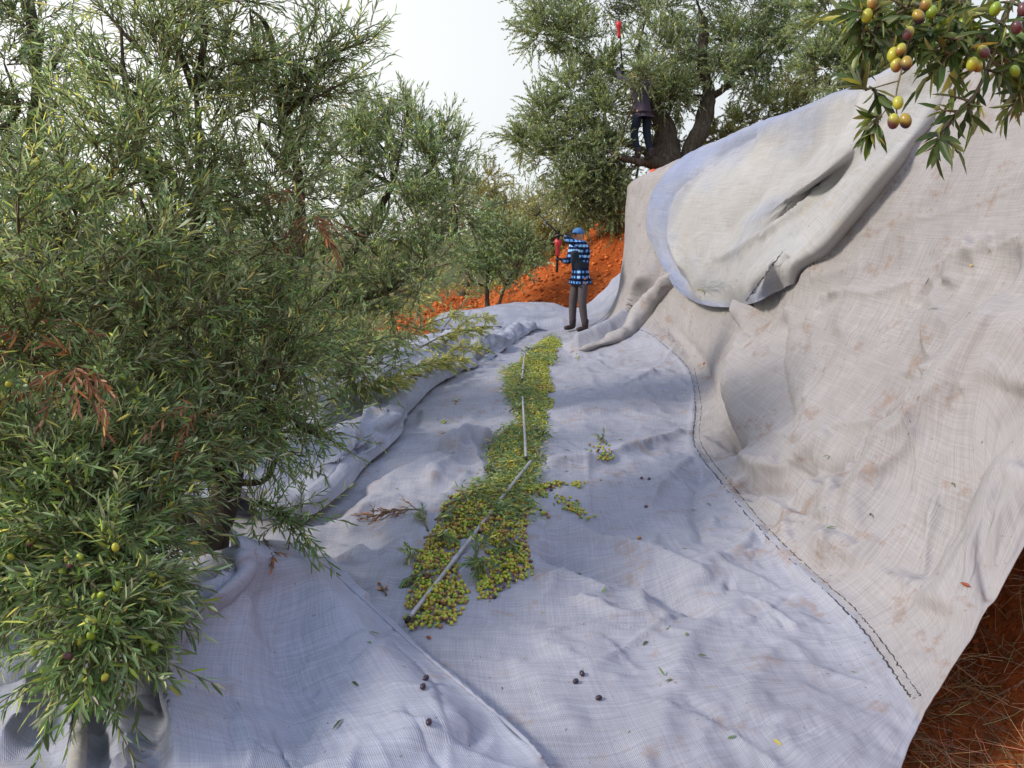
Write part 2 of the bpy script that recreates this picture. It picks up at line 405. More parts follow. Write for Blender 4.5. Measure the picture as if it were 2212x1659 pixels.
A = folds(A, [
    ([(2030, 280), (1920, 410), (1800, 532), (1700, 604), (1645, 652), (1625, 730), (1606, 860), (1592, 975)], 0.18, 0.24, -0.6),
    ([(1625, 700), (1590, 840), (1566, 925), (1580, 985)], 0.15, -0.20, 0.0),
    ([(1592, 985), (1645, 1018), (1725, 1000), (1800, 930)], 0.09, 0.09, -0.4),
    ([(1600, 1040), (1680, 1050), (1750, 1030)], 0.10, -0.09, 0),
    ([(1895, 860), (1840, 990), (1816, 1110), (1800, 1240)], 0.07, 0.055, 0.5),
    ([(2212, 640), (2040, 860), (1900, 1040), (1825, 1240)], 0.20, 0.12, 0.3),
    ([(2212, 520), (2000, 760), (1860, 930), (1780, 1060)], 0.17, -0.09, 0.2),
    ([(2230, 830), (2090, 1030), (1960, 1260)], 0.15, -0.07, 0.2),
    ([(2240, 1000), (2120, 1160), (2020, 1330)], 0.12, 0.05, 0.2),
    ([(2180, 180), (2060, 380), (1900, 560), (1800, 740)], 0.16, 0.05, 0.3),
    ([(2230, 395), (2050, 460), (1900, 510), (1750, 580)], 0.010, 0.008, 0),
    ([(2230, 500), (2080, 550), (1950, 590), (1760, 650)], 0.010, 0.008, 0),
    ([(2100, 560), (1980, 640), (1900, 700)], 0.1, -0.03, 0),
    ([(1700, 690), (1690, 800), (1700, 920)], 0.08, -0.05, 0.2),
    ([(1850, 700), (1760, 850), (1730, 960)], 0.07, 0.045, 0.3),
    ([(1880, 980), (1760, 1010), (1680, 1000)], 0.05, -0.05, 0),
    ([(1700, 1090), (1800, 1150), (1880, 1190)], 0.06, -0.04, 0),
    ([(1640, 1075), (1720, 1120), (1810, 1130)], 0.05, 0.035, 0),
    # foot of the bank beside the seam
    ([(1390, 720), (1485, 800), (1497, 900), (1492, 965), (1560, 1050), (1640, 1150), (1740, 1250), (1830, 1330), (1900, 1420)], 0.035, 0.02, 0),
    ([(1440, 690), (1520, 790), (1535, 880)], 0.12, -0.05, 0),
    # far rolled edge near the man
    ([(1232, 762), (1290, 748), (1350, 715), (1395, 640), (1430, 590)], 0.26, 0.26, -0.55),
    ([(1240, 735), (1290, 722), (1330, 700)], 0.12, 0.08, 0.2),
    ([(1300, 785), (1380, 770), (1440, 770)], 0.25, -0.07, 0.2),
    # floor
    ([(1150, 1180), (1260, 1215), (1350, 1235), (1450, 1275), (1560, 1330)], 0.10, -0.085, 0),
    ([(1180, 1140), (1300, 1170), (1420, 1205), (1540, 1260)], 0.08, 0.06, 0),
    ([(1500, 985), (1440, 1040), (1400, 1100)], 0.05, 0.04, 0),
    ([(1520, 1000), (1500, 1080), (1520, 1180)], 0.05, -0.035, 0),
    ([(1640, 1145), (1590, 1200), (1500, 1230)], 0.05, 0.035, 0),
    ([(1735, 1245), (1640, 1270), (1560, 1260)], 0.05, -0.03, 0),
    ([(1240, 1290), (1350, 1330), (1450, 1330)], 0.06, 0.03, 0),
    ([(1160, 1260), (1230, 1250), (1330, 1275)], 0.04, 0.03, 0),
    ([(1160, 1010), (1290, 1000), (1390, 968), (1490, 935)], 0.10, 0.075, -0.45),
    ([(1180, 900), (1300, 880), (1420, 870)], 0.22, 0.04, 0),
    ([(1200, 800), (1320, 815), (1450, 800)], 0.3, 0.05, 0),
    ([(960, 985), (1010, 958), (1062, 962)], 0.12, 0.13, 0.1),
    ([(985, 965), (950, 1010), (930, 1060)], 0.06, 0.05, 0.0),
    ([(1010, 962), (1035, 1000), (1050, 1040)], 0.04, 0.05, 0.0),
    ([(760, 1190), (690, 1170), (720, 1150), (850, 1180)], 0.12, -0.06, 0),
    ([(900, 900), (1000, 890), (1090, 860)], 0.2, 0.05, 0),
    ([(780, 1060), (900, 1010), (960, 990)], 0.12, 0.04, 0.3),
    ([(700, 1120), (790, 1050), (860, 1000)], 0.10, -0.05, 0),
    ([(1330, 1130), (1450, 1110), (1560, 1130)], 0.03, 0.016, 0),
    ([(1280, 1060), (1360, 1075), (1450, 1050)], 0.03, 0.016, 0),
    ([(1600, 1290), (1500, 1380), (1450, 1500), (1420, 1640)], 0.09, 0.025, 0),
    ([(1760, 1330), (1650, 1430), (1600, 1560)], 0.08, 0.02, 0),
    ([(1100, 1420), (1180, 1500), (1260, 1600)], 0.08, 0.02, 0),
] + creases(1, 46, (1130, 820, 1680, 1560), 10, 45, (70, 260), (.008, .024), (.016, .04)) + creases(2, 26, (620, 850, 1080, 1300), -35, 30, (80, 240), (.012, .04), (.02, .05))
  + creases(3, 34, (1660, 350, 2200, 1150), 125, 16, (150, 480), (.010, .034), (.02, .06)) + creases(4, 14, (1000, 1400, 1800, 1640), 60, 50, (100, 300), (.006, .014), (.012, .03)), base_bvh)
A = wrinkle(A, 0.016, 1.6, 21, (1, 0.8, 0.6), 3)
A = wrinkle(A, 0.013, 4.2, 31, (1, 0.8, 0.35), 4, True)
base_bvh = bvh_of(A[::4, ::4])          # the flap is laid over this shape; the cloth under it is pressed down

# --- flap of a second net thrown over the top of the bank, hanging with a rounded hem
fl_px = [[(1498, 328), (1600, 281), (1720, 234), (1850, 182), (1990, 118), (2050, 90), (2110, 70)],
         [(1440, 372), (1540, 350), (1670, 320), (1800, 275), (1950, 220), (2010, 215), (2070, 215)],
         [(1407, 425), (1490, 430), (1610, 415), (1755, 380), (1880, 315), (1930, 330), (1985, 350)],
         [(1396, 490), (1465, 520), (1560, 520), (1680, 455), (1800, 390), (1850, 425), (1900, 460)],
         [(1425, 570), (1480, 600), (1550, 595), (1640, 530), (1720, 470), (1770, 520), (1815, 555)],
         [(1448, 608), (1500, 632), (1560, 632), (1630, 595), (1680, 550), (1720, 570), (1765, 590)],
         [(1470, 632), (1515, 657), (1575, 664), (1630, 654), (1680, 630), (1712, 612), (1745, 602)]]
offs = [[0.03, 0.04, 0.04, 0.05, 0.0, 0.03, -0.05], [0.08, 0.18, 0.26, 0.30, -0.04, 0.08, -0.2], [0.10, 0.32, 0.44, 0.42, -0.06, 0.09, -0.25], [0.12, 0.36, 0.46, 0.42, -0.02, 0.09, -0.25],
        [0.14, 0.34, 0.42, 0.36, 0.12, 0.09, -0.25], [0.16, 0.28, 0.34, 0.28, 0.15, 0.08, -0.25], [0.17, 0.22, 0.24, 0.18, 0.10, 0.03, -0.25]]
top = []
C = []
for i, rw in enumerate(fl_px):
    r_ = []
    for j, p in enumerate(rw):
        if i == 0: r_.append(gp(*p, 2.70)); continue
        h = cast(base_bvh, *p)
        y = h[0] if h else gp(*p, 2.6)
        d = np.linalg.norm(y - EYE); r_.append(EYE + ray(*p) / np.linalg.norm(ray(*p)) * (d - offs[i][j] * 1.5))
    C.append(r_)
back = [np.array(p) + np.array((0.55, 0.25, -0.12)) for p in C[0]]
C = [back] + C
FLP = bicubic(C, 260, 200)
fb = bvh_of(FLP[::3, ::3])
FLP = folds(FLP, [
    ([(1520, 360), (1450, 420), (1425, 500), (1445, 570), (1500, 630)], 0.10, 0.07, 0.2),
    ([(1545, 345), (1470, 420), (1448, 510), (1480, 590)], 0.09, -0.06, 0.1),
    ([(1940, 228), (1880, 316), (1800, 392), (1720, 468), (1640, 520)], 0.045, -0.09, 0.0),
    ([(1660, 495), (1600, 535), (1540, 560)], 0.10, -0.05, 0.1),
    ([(1920, 320), (1830, 420), (1750, 500), (1690, 575)], 0.05, 0.035, 0.3),
    ([(1870, 350), (1790, 440), (1720, 510)], 0.03, -0.04, 0.0),
    ([(1850, 240), (1720, 340), (1620, 430), (1540, 520)], 0.35, 0.10, 0.2),
    ([(1700, 545), (1650, 590), (1620, 640)], 0.05, 0.04, 0.2),
    ([(1640, 290), (1560, 330), (1490, 390)], 0.12, 0.05, 0.2),
], fb)
FLP = wrinkle(FLP, 0.022, 1.7, 41, (1, 1, 1), 3)
# press the bank cloth down wherever the flap lies over it
_fl = FLP[:, : int(0.90 * FLP.shape[1])]; _fb = bvh_of(_fl[::2, ::2]); _n0 = Vector((-0.85, -0.15, 0.5)).normalized()
_lo, _hi = _fl.reshape(-1, 3).min(0) - 0.3, _fl.reshape(-1, 3).max(0) + 0.3
_V = A.reshape(-1, 3).copy(); _k = np.where(((_V > _lo) & (_V < _hi)).all(1))[0]
for _q in _k:
    _p = Vector(_V[_q]); _h = _fb.ray_cast(_p - _n0 * 0.6, _n0, 0.66)
    if _h[0] is not None and _h[3] - 0.6 < 0.05: _V[_q] += np.array(_n0) * (_h[3] - 0.6 - 0.05)
A = _V.reshape(A.shape)
floor_net = net('harvest_net', A, M['net_warm'], 'huge grey net over floor and right bank with a dark stitched seam')

floor_net.data.materials.append(M['net_floor'])
_n, _m, _ = A.shape; _c = np.tile(np.arange(_m - 1), _n - 1)
floor_net.data.polygons.foreach_set('material_index', (_c < 0.415 * _m).astype(np.int32))
FLN = FLP.shape
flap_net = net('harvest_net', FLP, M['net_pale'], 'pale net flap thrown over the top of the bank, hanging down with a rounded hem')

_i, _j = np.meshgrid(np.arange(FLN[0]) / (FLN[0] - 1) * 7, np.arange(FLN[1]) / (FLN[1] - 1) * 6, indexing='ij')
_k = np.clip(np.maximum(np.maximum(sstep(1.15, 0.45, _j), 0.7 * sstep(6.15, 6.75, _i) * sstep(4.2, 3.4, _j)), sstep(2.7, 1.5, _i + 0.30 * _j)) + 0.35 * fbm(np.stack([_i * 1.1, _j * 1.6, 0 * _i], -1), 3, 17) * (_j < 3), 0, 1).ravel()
_a = flap_net.data.attributes.new('skylight_tint', 'FLOAT_COLOR', 'POINT')
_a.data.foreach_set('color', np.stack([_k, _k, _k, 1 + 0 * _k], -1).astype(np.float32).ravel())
_N, _L = M['net_pale'].node_tree.nodes, M['net_pale'].node_tree.links          # blue sky light painted into the colour: left rim, bottom hem, upper edge
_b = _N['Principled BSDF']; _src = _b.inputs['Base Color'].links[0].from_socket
_at = _N.new('ShaderNodeAttribute'); _at.attribute_name = 'skylight_tint'
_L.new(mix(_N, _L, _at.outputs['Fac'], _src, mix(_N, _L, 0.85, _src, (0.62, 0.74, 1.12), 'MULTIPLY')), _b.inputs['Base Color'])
# --- foreground net on the left, its edge running diagonally across the floor
Bc = [[(-3.4, 0.9, -0.2), (-2.2, 0.9, -0.05), (-1.2, 0.9, 0.05), (-0.5, 0.9, 0.06), (0.1, 0.95, 0.05), tuple(gp(1330, 1790, 0.03))]]
for pts, zs in (([(-700, 1659), (-250, 1640), (150, 1640), (420, 1640), (800, 1640), (1185, 1659)], (-.2, -.02, .06, .10, .07, .03)),
                ([(-600, 1520), (-200, 1500), (120, 1500), (380, 1490), (700, 1480), (1015, 1500)], (-.2, -.02, .05, .14, .08, .03)),
                ([(-500, 1430), (-150, 1400), (150, 1390), (400, 1380), (660, 1370), (888, 1388)], (-.25, -.04, .02, .20, .10, .03)),
                ([(-420, 1340), (-100, 1320), (180, 1300), (430, 1300), (650, 1270), (795, 1302)], (-.3, -.08, .0, .24, .16, .03)),
                ([(-350, 1270), (-60, 1260), (230, 1250), (470, 1235), (600, 1205), (705, 1222)], (-.3, -.12, -.04, .24, .25, .06)),
                ([(-300, 1220), (0, 1210), (280, 1215), (485, 1190), (560, 1168), (625, 1175)], (-.3, -.15, -.05, .18, .22, .12))):
    Bc.append([tuple(gp(*p, z)) for p, z in zip(pts, zs)])
B = bicubic(Bc, 360, 380)
bb = bvh_of(B[::3, ::3])
B = folds(B, [
    ([(500, 1195), (527, 1215), (515, 1255), (440, 1325), (368, 1400), (362, 1500), (385, 1659)], 0.06, 0.13, -0.5),
    ([(495, 1235), (430, 1290), (350, 1370), (330, 1480), (330, 1740)], 0.06, -0.06, 0.0),
    ([(470, 1330), (395, 1400), (388, 1500), (400, 1640)], 0.06, -0.03, 0.0),
    ([(600, 1170), (690, 1215), (790, 1305), (870, 1370)], 0.05, 0.03, -0.3),
    ([(640, 1210), (720, 1330), (850, 1470), (1010, 1620)], 0.16, 0.07, 0.0),
    ([(560, 1230), (600, 1380), (640, 1540), (680, 1660)], 0.14, -0.06, 0.0),
    ([(172, 1470), (165, 1560), (160, 1659)], 0.028, 0.07, 0.0),
    ([(215, 1480), (215, 1570), (215, 1720)], 0.06, -0.05, 0.0),
    ([(130, 1440), (80, 1530), (10, 1650)], 0.05, 0.09, 0.2),
    ([(120, 1400), (40, 1450), (-60, 1480)], 0.08, -0.08, 0.0),
    ([(60, 1345), (0, 1390), (-80, 1440)], 0.06, 0.07, 0.0),
    ([(270, 1500), (260, 1590), (255, 1659)], 0.05, 0.05, 0.0),
    ([(545, 1290), (520, 1400), (500, 1500)], 0.14, 0.03, 0.0),
    ([(900, 1420), (1000, 1500), (1110, 1600), (1180, 1659)], 0.03, 0.018, 0),
    ([(760, 1400), (830, 1500), (900, 1640)], 0.10, 0.02, 0),
] + creases(5, 26, (380, 1230, 1050, 1620), 75, 40, (90, 300), (.006, .016), (.014, .035)) + creases(6, 12, (0, 1330, 350, 1620), 120, 25, (90, 240), (.02, .05), (.02, .045)), bb)
B = wrinkle(B, 0.016, 2.2, 51, (1, 1, 1), 3)
B = wrinkle(B, 0.006, 6, 61, (1, 0.6, 1), 3, True)
front_net = net('harvest_net', B, M['net_blue'], 'bluish net in the foreground, humped beside the tree trunk, with a diagonal hem')

# --- net on the left behind the trunk, its thick rolled edge lying on the floor net
Cc = []
line = [(560, 1130), (690, 1108), (790, 1012), (850, 952), (890, 885), (945, 832), (1050, 785), (1105, 745), (1150, 715)]
for px, py in line:
    g = gp(px, py, 0.0); y = g[1]; x = g[0]; q = 1.0
    Cc.append([(x + 0.02, y, 0.02), (x - 0.02, y + 0.02, 0.09 * q), (x - 0.14, y + 0.12, 0.15 * q), (x - 0.34, y + 0.22, 0.07), (x - 0.75, y + 0.3, 0.05), (x - 1.3, y + 0.4, 0.0), (x - 2.2, y + 0.6, -0.25)])
Cn = bicubic(Cc, 380, 200)
cb = bvh_of(Cn[::3, ::3])
Cn = folds(Cn, [
    ([(600, 1070), (690, 1010), (780, 940), (850, 890)], 0.12, 0.05, 0.2),
    ([(640, 950), (740, 900), (840, 870)], 0.10, 0.07, 0.0),
    ([(700, 890), (780, 865), (860, 845)], 0.10, -0.06, 0.0),
    ([(930, 800), (1000, 770), (1080, 745)], 0.12, 0.12, 0.3),
    ([(900, 780), (980, 745), (1060, 725)], 0.10, -0.09, 0.0),
    ([(980, 810), (1040, 775), (1110, 735)], 0.07, 0.06, 0.0),
] + creases(7, 28, (600, 720, 1080, 1050), -40, 25, (70, 240), (.04, .10), (.025, .06)), cb)
Cn = wrinkle(Cn, 0.035, 2.0, 71, (1, 0.7, 1), 3)
Cn = wrinkle(Cn, 0.022, 4.0, 81, (1, 0.6, 1), 3, True)
_w = sstep(6.0, 9.0, Cn[..., 1])[..., None]; Cn = Cn * (1 - _w) + wrinkle(wrinkle(Cn, 0.04, 1.5, 85, (1, 0.7, 1), 2, False), 0.02, 4.5, 86, (0.6, 1, 1), 3, True) * _w
left_net = net('harvest_net', Cn, M['net_blue'], 'crumpled blue grey net with a thick rolled edge, cut branches lying on it')

# --- bunched net at the far end, behind and beside the man
Ec = []
for px, py, z, hh in [(930, 705, 0, .10), (990, 702, 0, .16), (1060, 697, 0, .2), (1120, 700, 0, .24), (1180, 706, 0, .26), (1240, 712, 0.02, .22), (1285, 700, .1, .3), (1325, 672, .28, .4), (1360, 655, .4, .5), (1400, 640, .5, .55)]:
    g = gp(px, py, z) ; g = EYE + (g - EYE) * (12.3 / g[1]) if g[1] > 12.3 else g
    x, y, zz = g
    Ec.append([(x, y - 0.1, zz - 0.04), (x, y, zz + 0.06), (x + .03, y + 0.12, zz + hh * 0.6), (x + .05, y + 0.35, zz + hh), (x + .08, y + 0.7, zz + hh * 1.1), (x + .1, y + 1.0, zz + hh * 0.6)])
E = bicubic(Ec, 260, 90)
E = wrinkle(E, 0.04, 1.8, 91, (0.5, 1, 1), 3)
E = wrinkle(E, 0.02, 3.0, 95, (0.6, 1, 1), 3, True)
far_net = net('harvest_net', E, M['net_blue'], 'bunched blue grey net lying across the far end in front of the red earth')

allV, allF, off = [GV], [gridF(len(gy), len(gx))], len(GV)
for G in NETS:
    n, m, _ = G.shape; allV.append(G.reshape(-1, 3)); allF.append(gridF(n, m, off)); off += n * m
SURF = BVHTree.FromPolygons(np.concatenate(allV).tolist(), np.concatenate(allF).tolist())
def hit(px, py): return cast(SURF, px, py)
def drop(x, y, z=3.0):
    loc, no, i, _ = SURF.ray_cast(Vector((x, y, z)), Vector((0, 0, -1)))
    return (np.array(loc), np.array(no) if no.z > 0 else -np.array(no)) if loc is not None else (np.array((x, y, 0.)), np.array((0, 0, 1.)))

def cloth_roll(bvh, rc, mat, parent, name, a0=-0.9, a1=3.9, side=(-0.87, -0.25, 0.42), front=(0.15, -0.97, 0.1), sink=0.25, wr=0.05, n=120):
    side, front = np.array(side) / np.linalg.norm(side), np.array(front) / np.linalg.norm(front); rows_ = []
    for p, r_ in rc:
        c_ = cast(bvh, *p)
        if c_ is None: continue
        c_ = c_[0] + c_[1] * r_ * sink
        rows_.append([c_ + r_ * (math.cos(q) * side * 0.9 + math.sin(q) * front) for q in np.linspace(a0, a1, 8)])
    RG = bicubic(rows_, n, 80); RG = wrinkle(RG, wr, 2.5, 131, (1, 1, 1), 3); RG = wrinkle(RG, wr * 0.4, 4, 133, (1, .5, .5), 2, True)
    return link(name, mesh_np(name, RG.reshape(-1, 3), gridF(n, 80), mat, True, None, np.stack(np.meshgrid(np.linspace(0, .6, 80), np.linspace(0, 2, n)), -1).reshape(-1, 2)), parent)
cloth_roll(base_bvh, [((1232, 764), .03), ((1285, 750), .07), ((1345, 724), .13), ((1395, 680), .16), ((1440, 620), .13), ((1490, 570), .04)], M['net_warm'], floor_net, 'rolled_edge')
bfv = bvh_of(B[::3, ::3])
cloth_roll(bfv, [((498, 1196), .025), ((522, 1208), .04), ((522, 1245), .05), ((470, 1300), .055), ((410, 1350), .05), ((368, 1400), .04), ((358, 1460), .02)], M['net_blue'], front_net, 'rolled_edge', -1.0, 4.2, (0.75, 0.6, 0.2), (0.1, -0.5, 0.85), 0.4, 0.012)
cloth_roll(bfv, [((178, 1500), .012), ((170, 1550), .022), ((165, 1610), .026), ((160, 1690), .028)], M['net_pale'], front_net, 'raised_fold', -0.4, 3.5, (1, 0, 0.05), (0, -0.2, 0.98), 0.3, 0.004, 60)
_P = [h for h in (cast(bfv, *p) for p in spline(np.array([(608, 1176), (690, 1214), (790, 1303), (882, 1386), (940, 1434), (1010, 1492), (1080, 1552), (1130, 1596), (1170, 1640)], float), 90)) if h is not None]
_m = MB(); _m.add(*tube(np.array([h[0] + h[1] * .004 for h in _P]), 0.006 + 0.002 * np.sin(np.arange(len(_P)) * 1.7), 7)); _m.build('hem', M['net_blue'], front_net)
# seam: two stitched dark lines, part of the big net; a stitched line on the flap too
abv = bvh_of(A[::2, ::2])
def on_surface(bvh, pts, n, lift):
    out = []
    for p in spline(np.array(pts, float), n):
        h = cast(bvh, p[0], p[1])
        if h is not None: out.append(h[0] + h[1] * lift)
    return np.array(out)
def stitch(bvh, pts, n, rad, name, parent, jit=0.0025):
    P = on_surface(bvh, pts, n, rad * 0.6)
    P = P + rng.normal(0, jit, P.shape) * np.array((1, 1, 0.3))
    rr = rad * rng.uniform(0.45, 1.5, len(P))
    mb = MB(); mb.add(*tube(P, rr, 5))
    return mb.build(name, M['stitch'], parent)
spx = [(1330, 712), (1390, 715), (1440, 750), (1488, 800), (1502, 880), (1500, 960), (1556, 1040), (1640, 1142), (1738, 1238), (1830, 1322), (1900, 1410), (1968, 1508)]
stitch(abv, spx, 320, 0.0032, 'seam', floor_net)
stitch(abv, [(x + 11 + (y - 700) * 0.012, y - 4) for x, y in spx[3:]], 280, 0.0024, 'seam', floor_net)
fb2 = bvh_of(FLP[::2, ::2])
stitch(fb2, [(1694, 540), (1660, 585), (1630, 625), (1612, 650)], 60, 0.0035, 'seam', flap_net)

# ------------------------------------------------------------------ leaves and trees
def nrm(v): return v / (np.linalg.norm(v, axis=-1, keepdims=True) + 1e-9)
def leaves(O, D, Nn, Ln, Wd, fine=True):
    """O base, D direction, Nn face normal: n x 3; Ln, Wd: n"""
    S = nrm(np.cross(D, Nn)); Nn = np.cross(S, D)
    L_, W_ = Ln[:, None], Wd[:, None]
    if fine:
        bend = -0.10 * L_
        V = np.stack([O, O + D * L_ * .33 + S * W_ + Nn * W_ * .35, O + D * L_ * .72 + S * W_ * .8 + Nn * (W_ * .3 + bend * .5), O + D * L_ + Nn * bend,
                      O + D * L_ * .72 - S * W_ * .8 + Nn * (W_ * .3 + bend * .5), O + D * L_ * .33 - S * W_ + Nn * W_ * .35], 1)
        f = np.array([[0, 1, 2, 3], [0, 3, 4, 5]]); k = 6
    else:
        V = np.stack([O, O + D * L_ * .45 + S * W_, O + D * L_, O + D * L_ * .45 - S * W_], 1); f = np.array([[0, 1, 2, 3]]); k = 4
    n = len(O); F = (np.arange(n)[:, None, None] * k + f[None]).reshape(-1, 4)
    return V.reshape(-1, 3), F, k
def stems(P, r0, r1):
    """P: n x m x 3 polylines to 3-sided tubes"""
    n, m, _ = P.shape
    T = nrm(np.gradient(P, axis=1)); U = nrm(np.cross(T, np.array((0.3, 0.2, 0.93)) + 0 * T)); W = np.cross(T, U)
    rad = np.linspace(r0, r1, m)[None, :, None, None]; a = np.arange(3) * 2 * math.pi / 3
    V = P[:, :, None] + rad * (np.cos(a)[None, None, :, None] * U[:, :, None] + np.sin(a)[None, None, :, None] * W[:, :, None])
    i = (np.arange(n)[:, None, None] * m + np.arange(m - 1)[None, :, None]) * 3 + np.arange(3)[None, None, :]
    j = (np.arange(n)[:, None, None] * m + np.arange(m - 1)[None, :, None]) * 3 + (np.arange(3)[None, None, :] + 1) % 3
    F = np.stack([i, j, j + 3, i + 3], -1).reshape(-1, 4)
    return V.reshape(-1, 3), F
def curve_pts(O, D, Ln, droop, m, wig=0.0):
    t = np.linspace(0, 1, m)[None, :, None]
    P = O[:, None] + D[:, None] * Ln[:, None, None] * t + np.array((0, 0, -1.0)) * (droop * Ln)[:, None, None] * t**2
    if wig: P = P + rng.normal(0, wig, P.shape) * t
    return P
def sprays(O, D, Ln, droop, nl, ll, lw, fine, tvar=0.35, gold=0.06, spread=0.72):
    """twigs with opposite leaf pairs -> leaf verts/faces/tints and stem verts/faces"""
    n = len(O); P = curve_pts(O, D, Ln, droop, 5)
    t = np.linspace(0.08, 1.0, nl)[None, :] + rng.normal(0, 0.02, (n, nl)); t = np.clip(t, 0, 1)
    base = O[:, None] + D[:, None] * (Ln[:, None] * t)[..., None]
    base[..., 2] -= (droop * Ln)[:, None] * t**2
    tan = D[:, None] - np.array((0, 0, 2.0)) * (droop[:, None] * t)[..., None]; tan = nrm(tan)
    ref = nrm(rng.normal(0, 1, (n, 1, 3))); U = nrm(np.cross(tan, ref)); W = np.cross(tan, U)
    k = np.arange(nl); ang = (k % 2) * math.pi + ((k // 2) % 2) * math.pi / 2 + rng.normal(0, 0.45, (n, nl))
    side = np.cos(ang)[..., None] * U + np.sin(ang)[..., None] * W
    op = rng.uniform(0.45, 1.25, (n, nl))[..., None] * spread * (1 - 0.45 * t[..., None])
    ld = nrm(tan * 0.95 + side * op + np.array((0, 0, -0.10)))
    ln = nrm(np.cross(np.cross(ld, tan + 0.01), ld) + rng.normal(0, 0.35, (n, nl, 3)) + np.array((0, 0, 0.5)))
    m_ = n * nl
    L_ = ll * rng.uniform(0.6, 1.2, m_); W_ = lw * rng.uniform(0.8, 1.2, m_)
    V, F, kk = leaves(base.reshape(-1, 3), ld.reshape(-1, 3), ln.reshape(-1, 3), L_, W_, fine)
    tint = np.repeat((1 + rng.normal(0, tvar * 0.45, (n, 1, 1))) * np.ones((1, nl, 1)), 1, 0) * (1 + rng.normal(0, tvar * 0.6, (n, nl, 1)))
    tint = np.clip(tint, 0.35, 2.2) * np.array((1, 1, 1.0)) * (1 + rng.normal(0, 0.06, (n, nl, 3)))
    g = rng.random((n, nl)) < gold
    tint[g] *= np.array((1.9, 1.55, 0.8))
    return V, F, np.repeat(tint.reshape(-1, 3), kk, 0), *stems(P[:, ::2], 0.0033, 0.0014)
def cat_mesh(parts):
    V, F, off = [], [], 0
    for v, f in parts: V.append(v); F.append(np.asarray(f) + off); off += len(v)
    return np.concatenate(V), np.concatenate(F)

OL_COL = [(0.36, 0.44, 0.035), (0.27, 0.38, 0.035), (0.50, 0.48, 0.05), (0.44, 0.30, 0.04), (0.14, 0.05, 0.06), (0.045, 0.025, 0.04), (0.33, 0.17, 0.05)]
OL_P = [0.34, 0.26, 0.17, 0.09, 0.05, 0.03, 0.06]
def olive_mesh(ci, two=None, r=0.0085, l=0.0115, nu=12, nv=9):
    V, F = ellipsoid((0, 0, 0), (r, r, l), nu, nv)
    c = np.array(OL_COL[ci])[None].repeat(len(V), 0)
    if two is not None:
        k = sstep(-0.6, 0.7, -V[:, 2] / l + 0.5 * V[:, 0] / r)[:, None]; c = c * (1 - k) + np.array(OL_COL[two]) * k
    return mesh_np('olive', V, F, M['olive'], True, c)
OLM = [olive_mesh(i) for i in range(len(OL_COL))] + [olive_mesh(2, 4), olive_mesh(2, 6), olive_mesh(3, 5)]

def limb_tube(mb, pts, r0, r1, n=10, seg=6, gnarl=0.0):
    P = spline(np.array(pts, float), seg * len(pts))
    rad = np.linspace(r0, r1, len(P)) * (1 + gnarl * fbm(P * 5, 2, 5))
    if gnarl: P = P + gnarl * r0 * 0.5 * np.stack([fbm(P * 2.5, 2, 6), fbm(P * 2.5, 2, 7), 0 * P[:, 0]], -1)
    V, F = tube(P, rad, n)
    if gnarl: V = V + 0.10 * r0 * fbm(V * np.array((9, 9, 2.5)), 3, 8)[:, None] * np.array((1, 1, 0))
    mb.add(V, F)

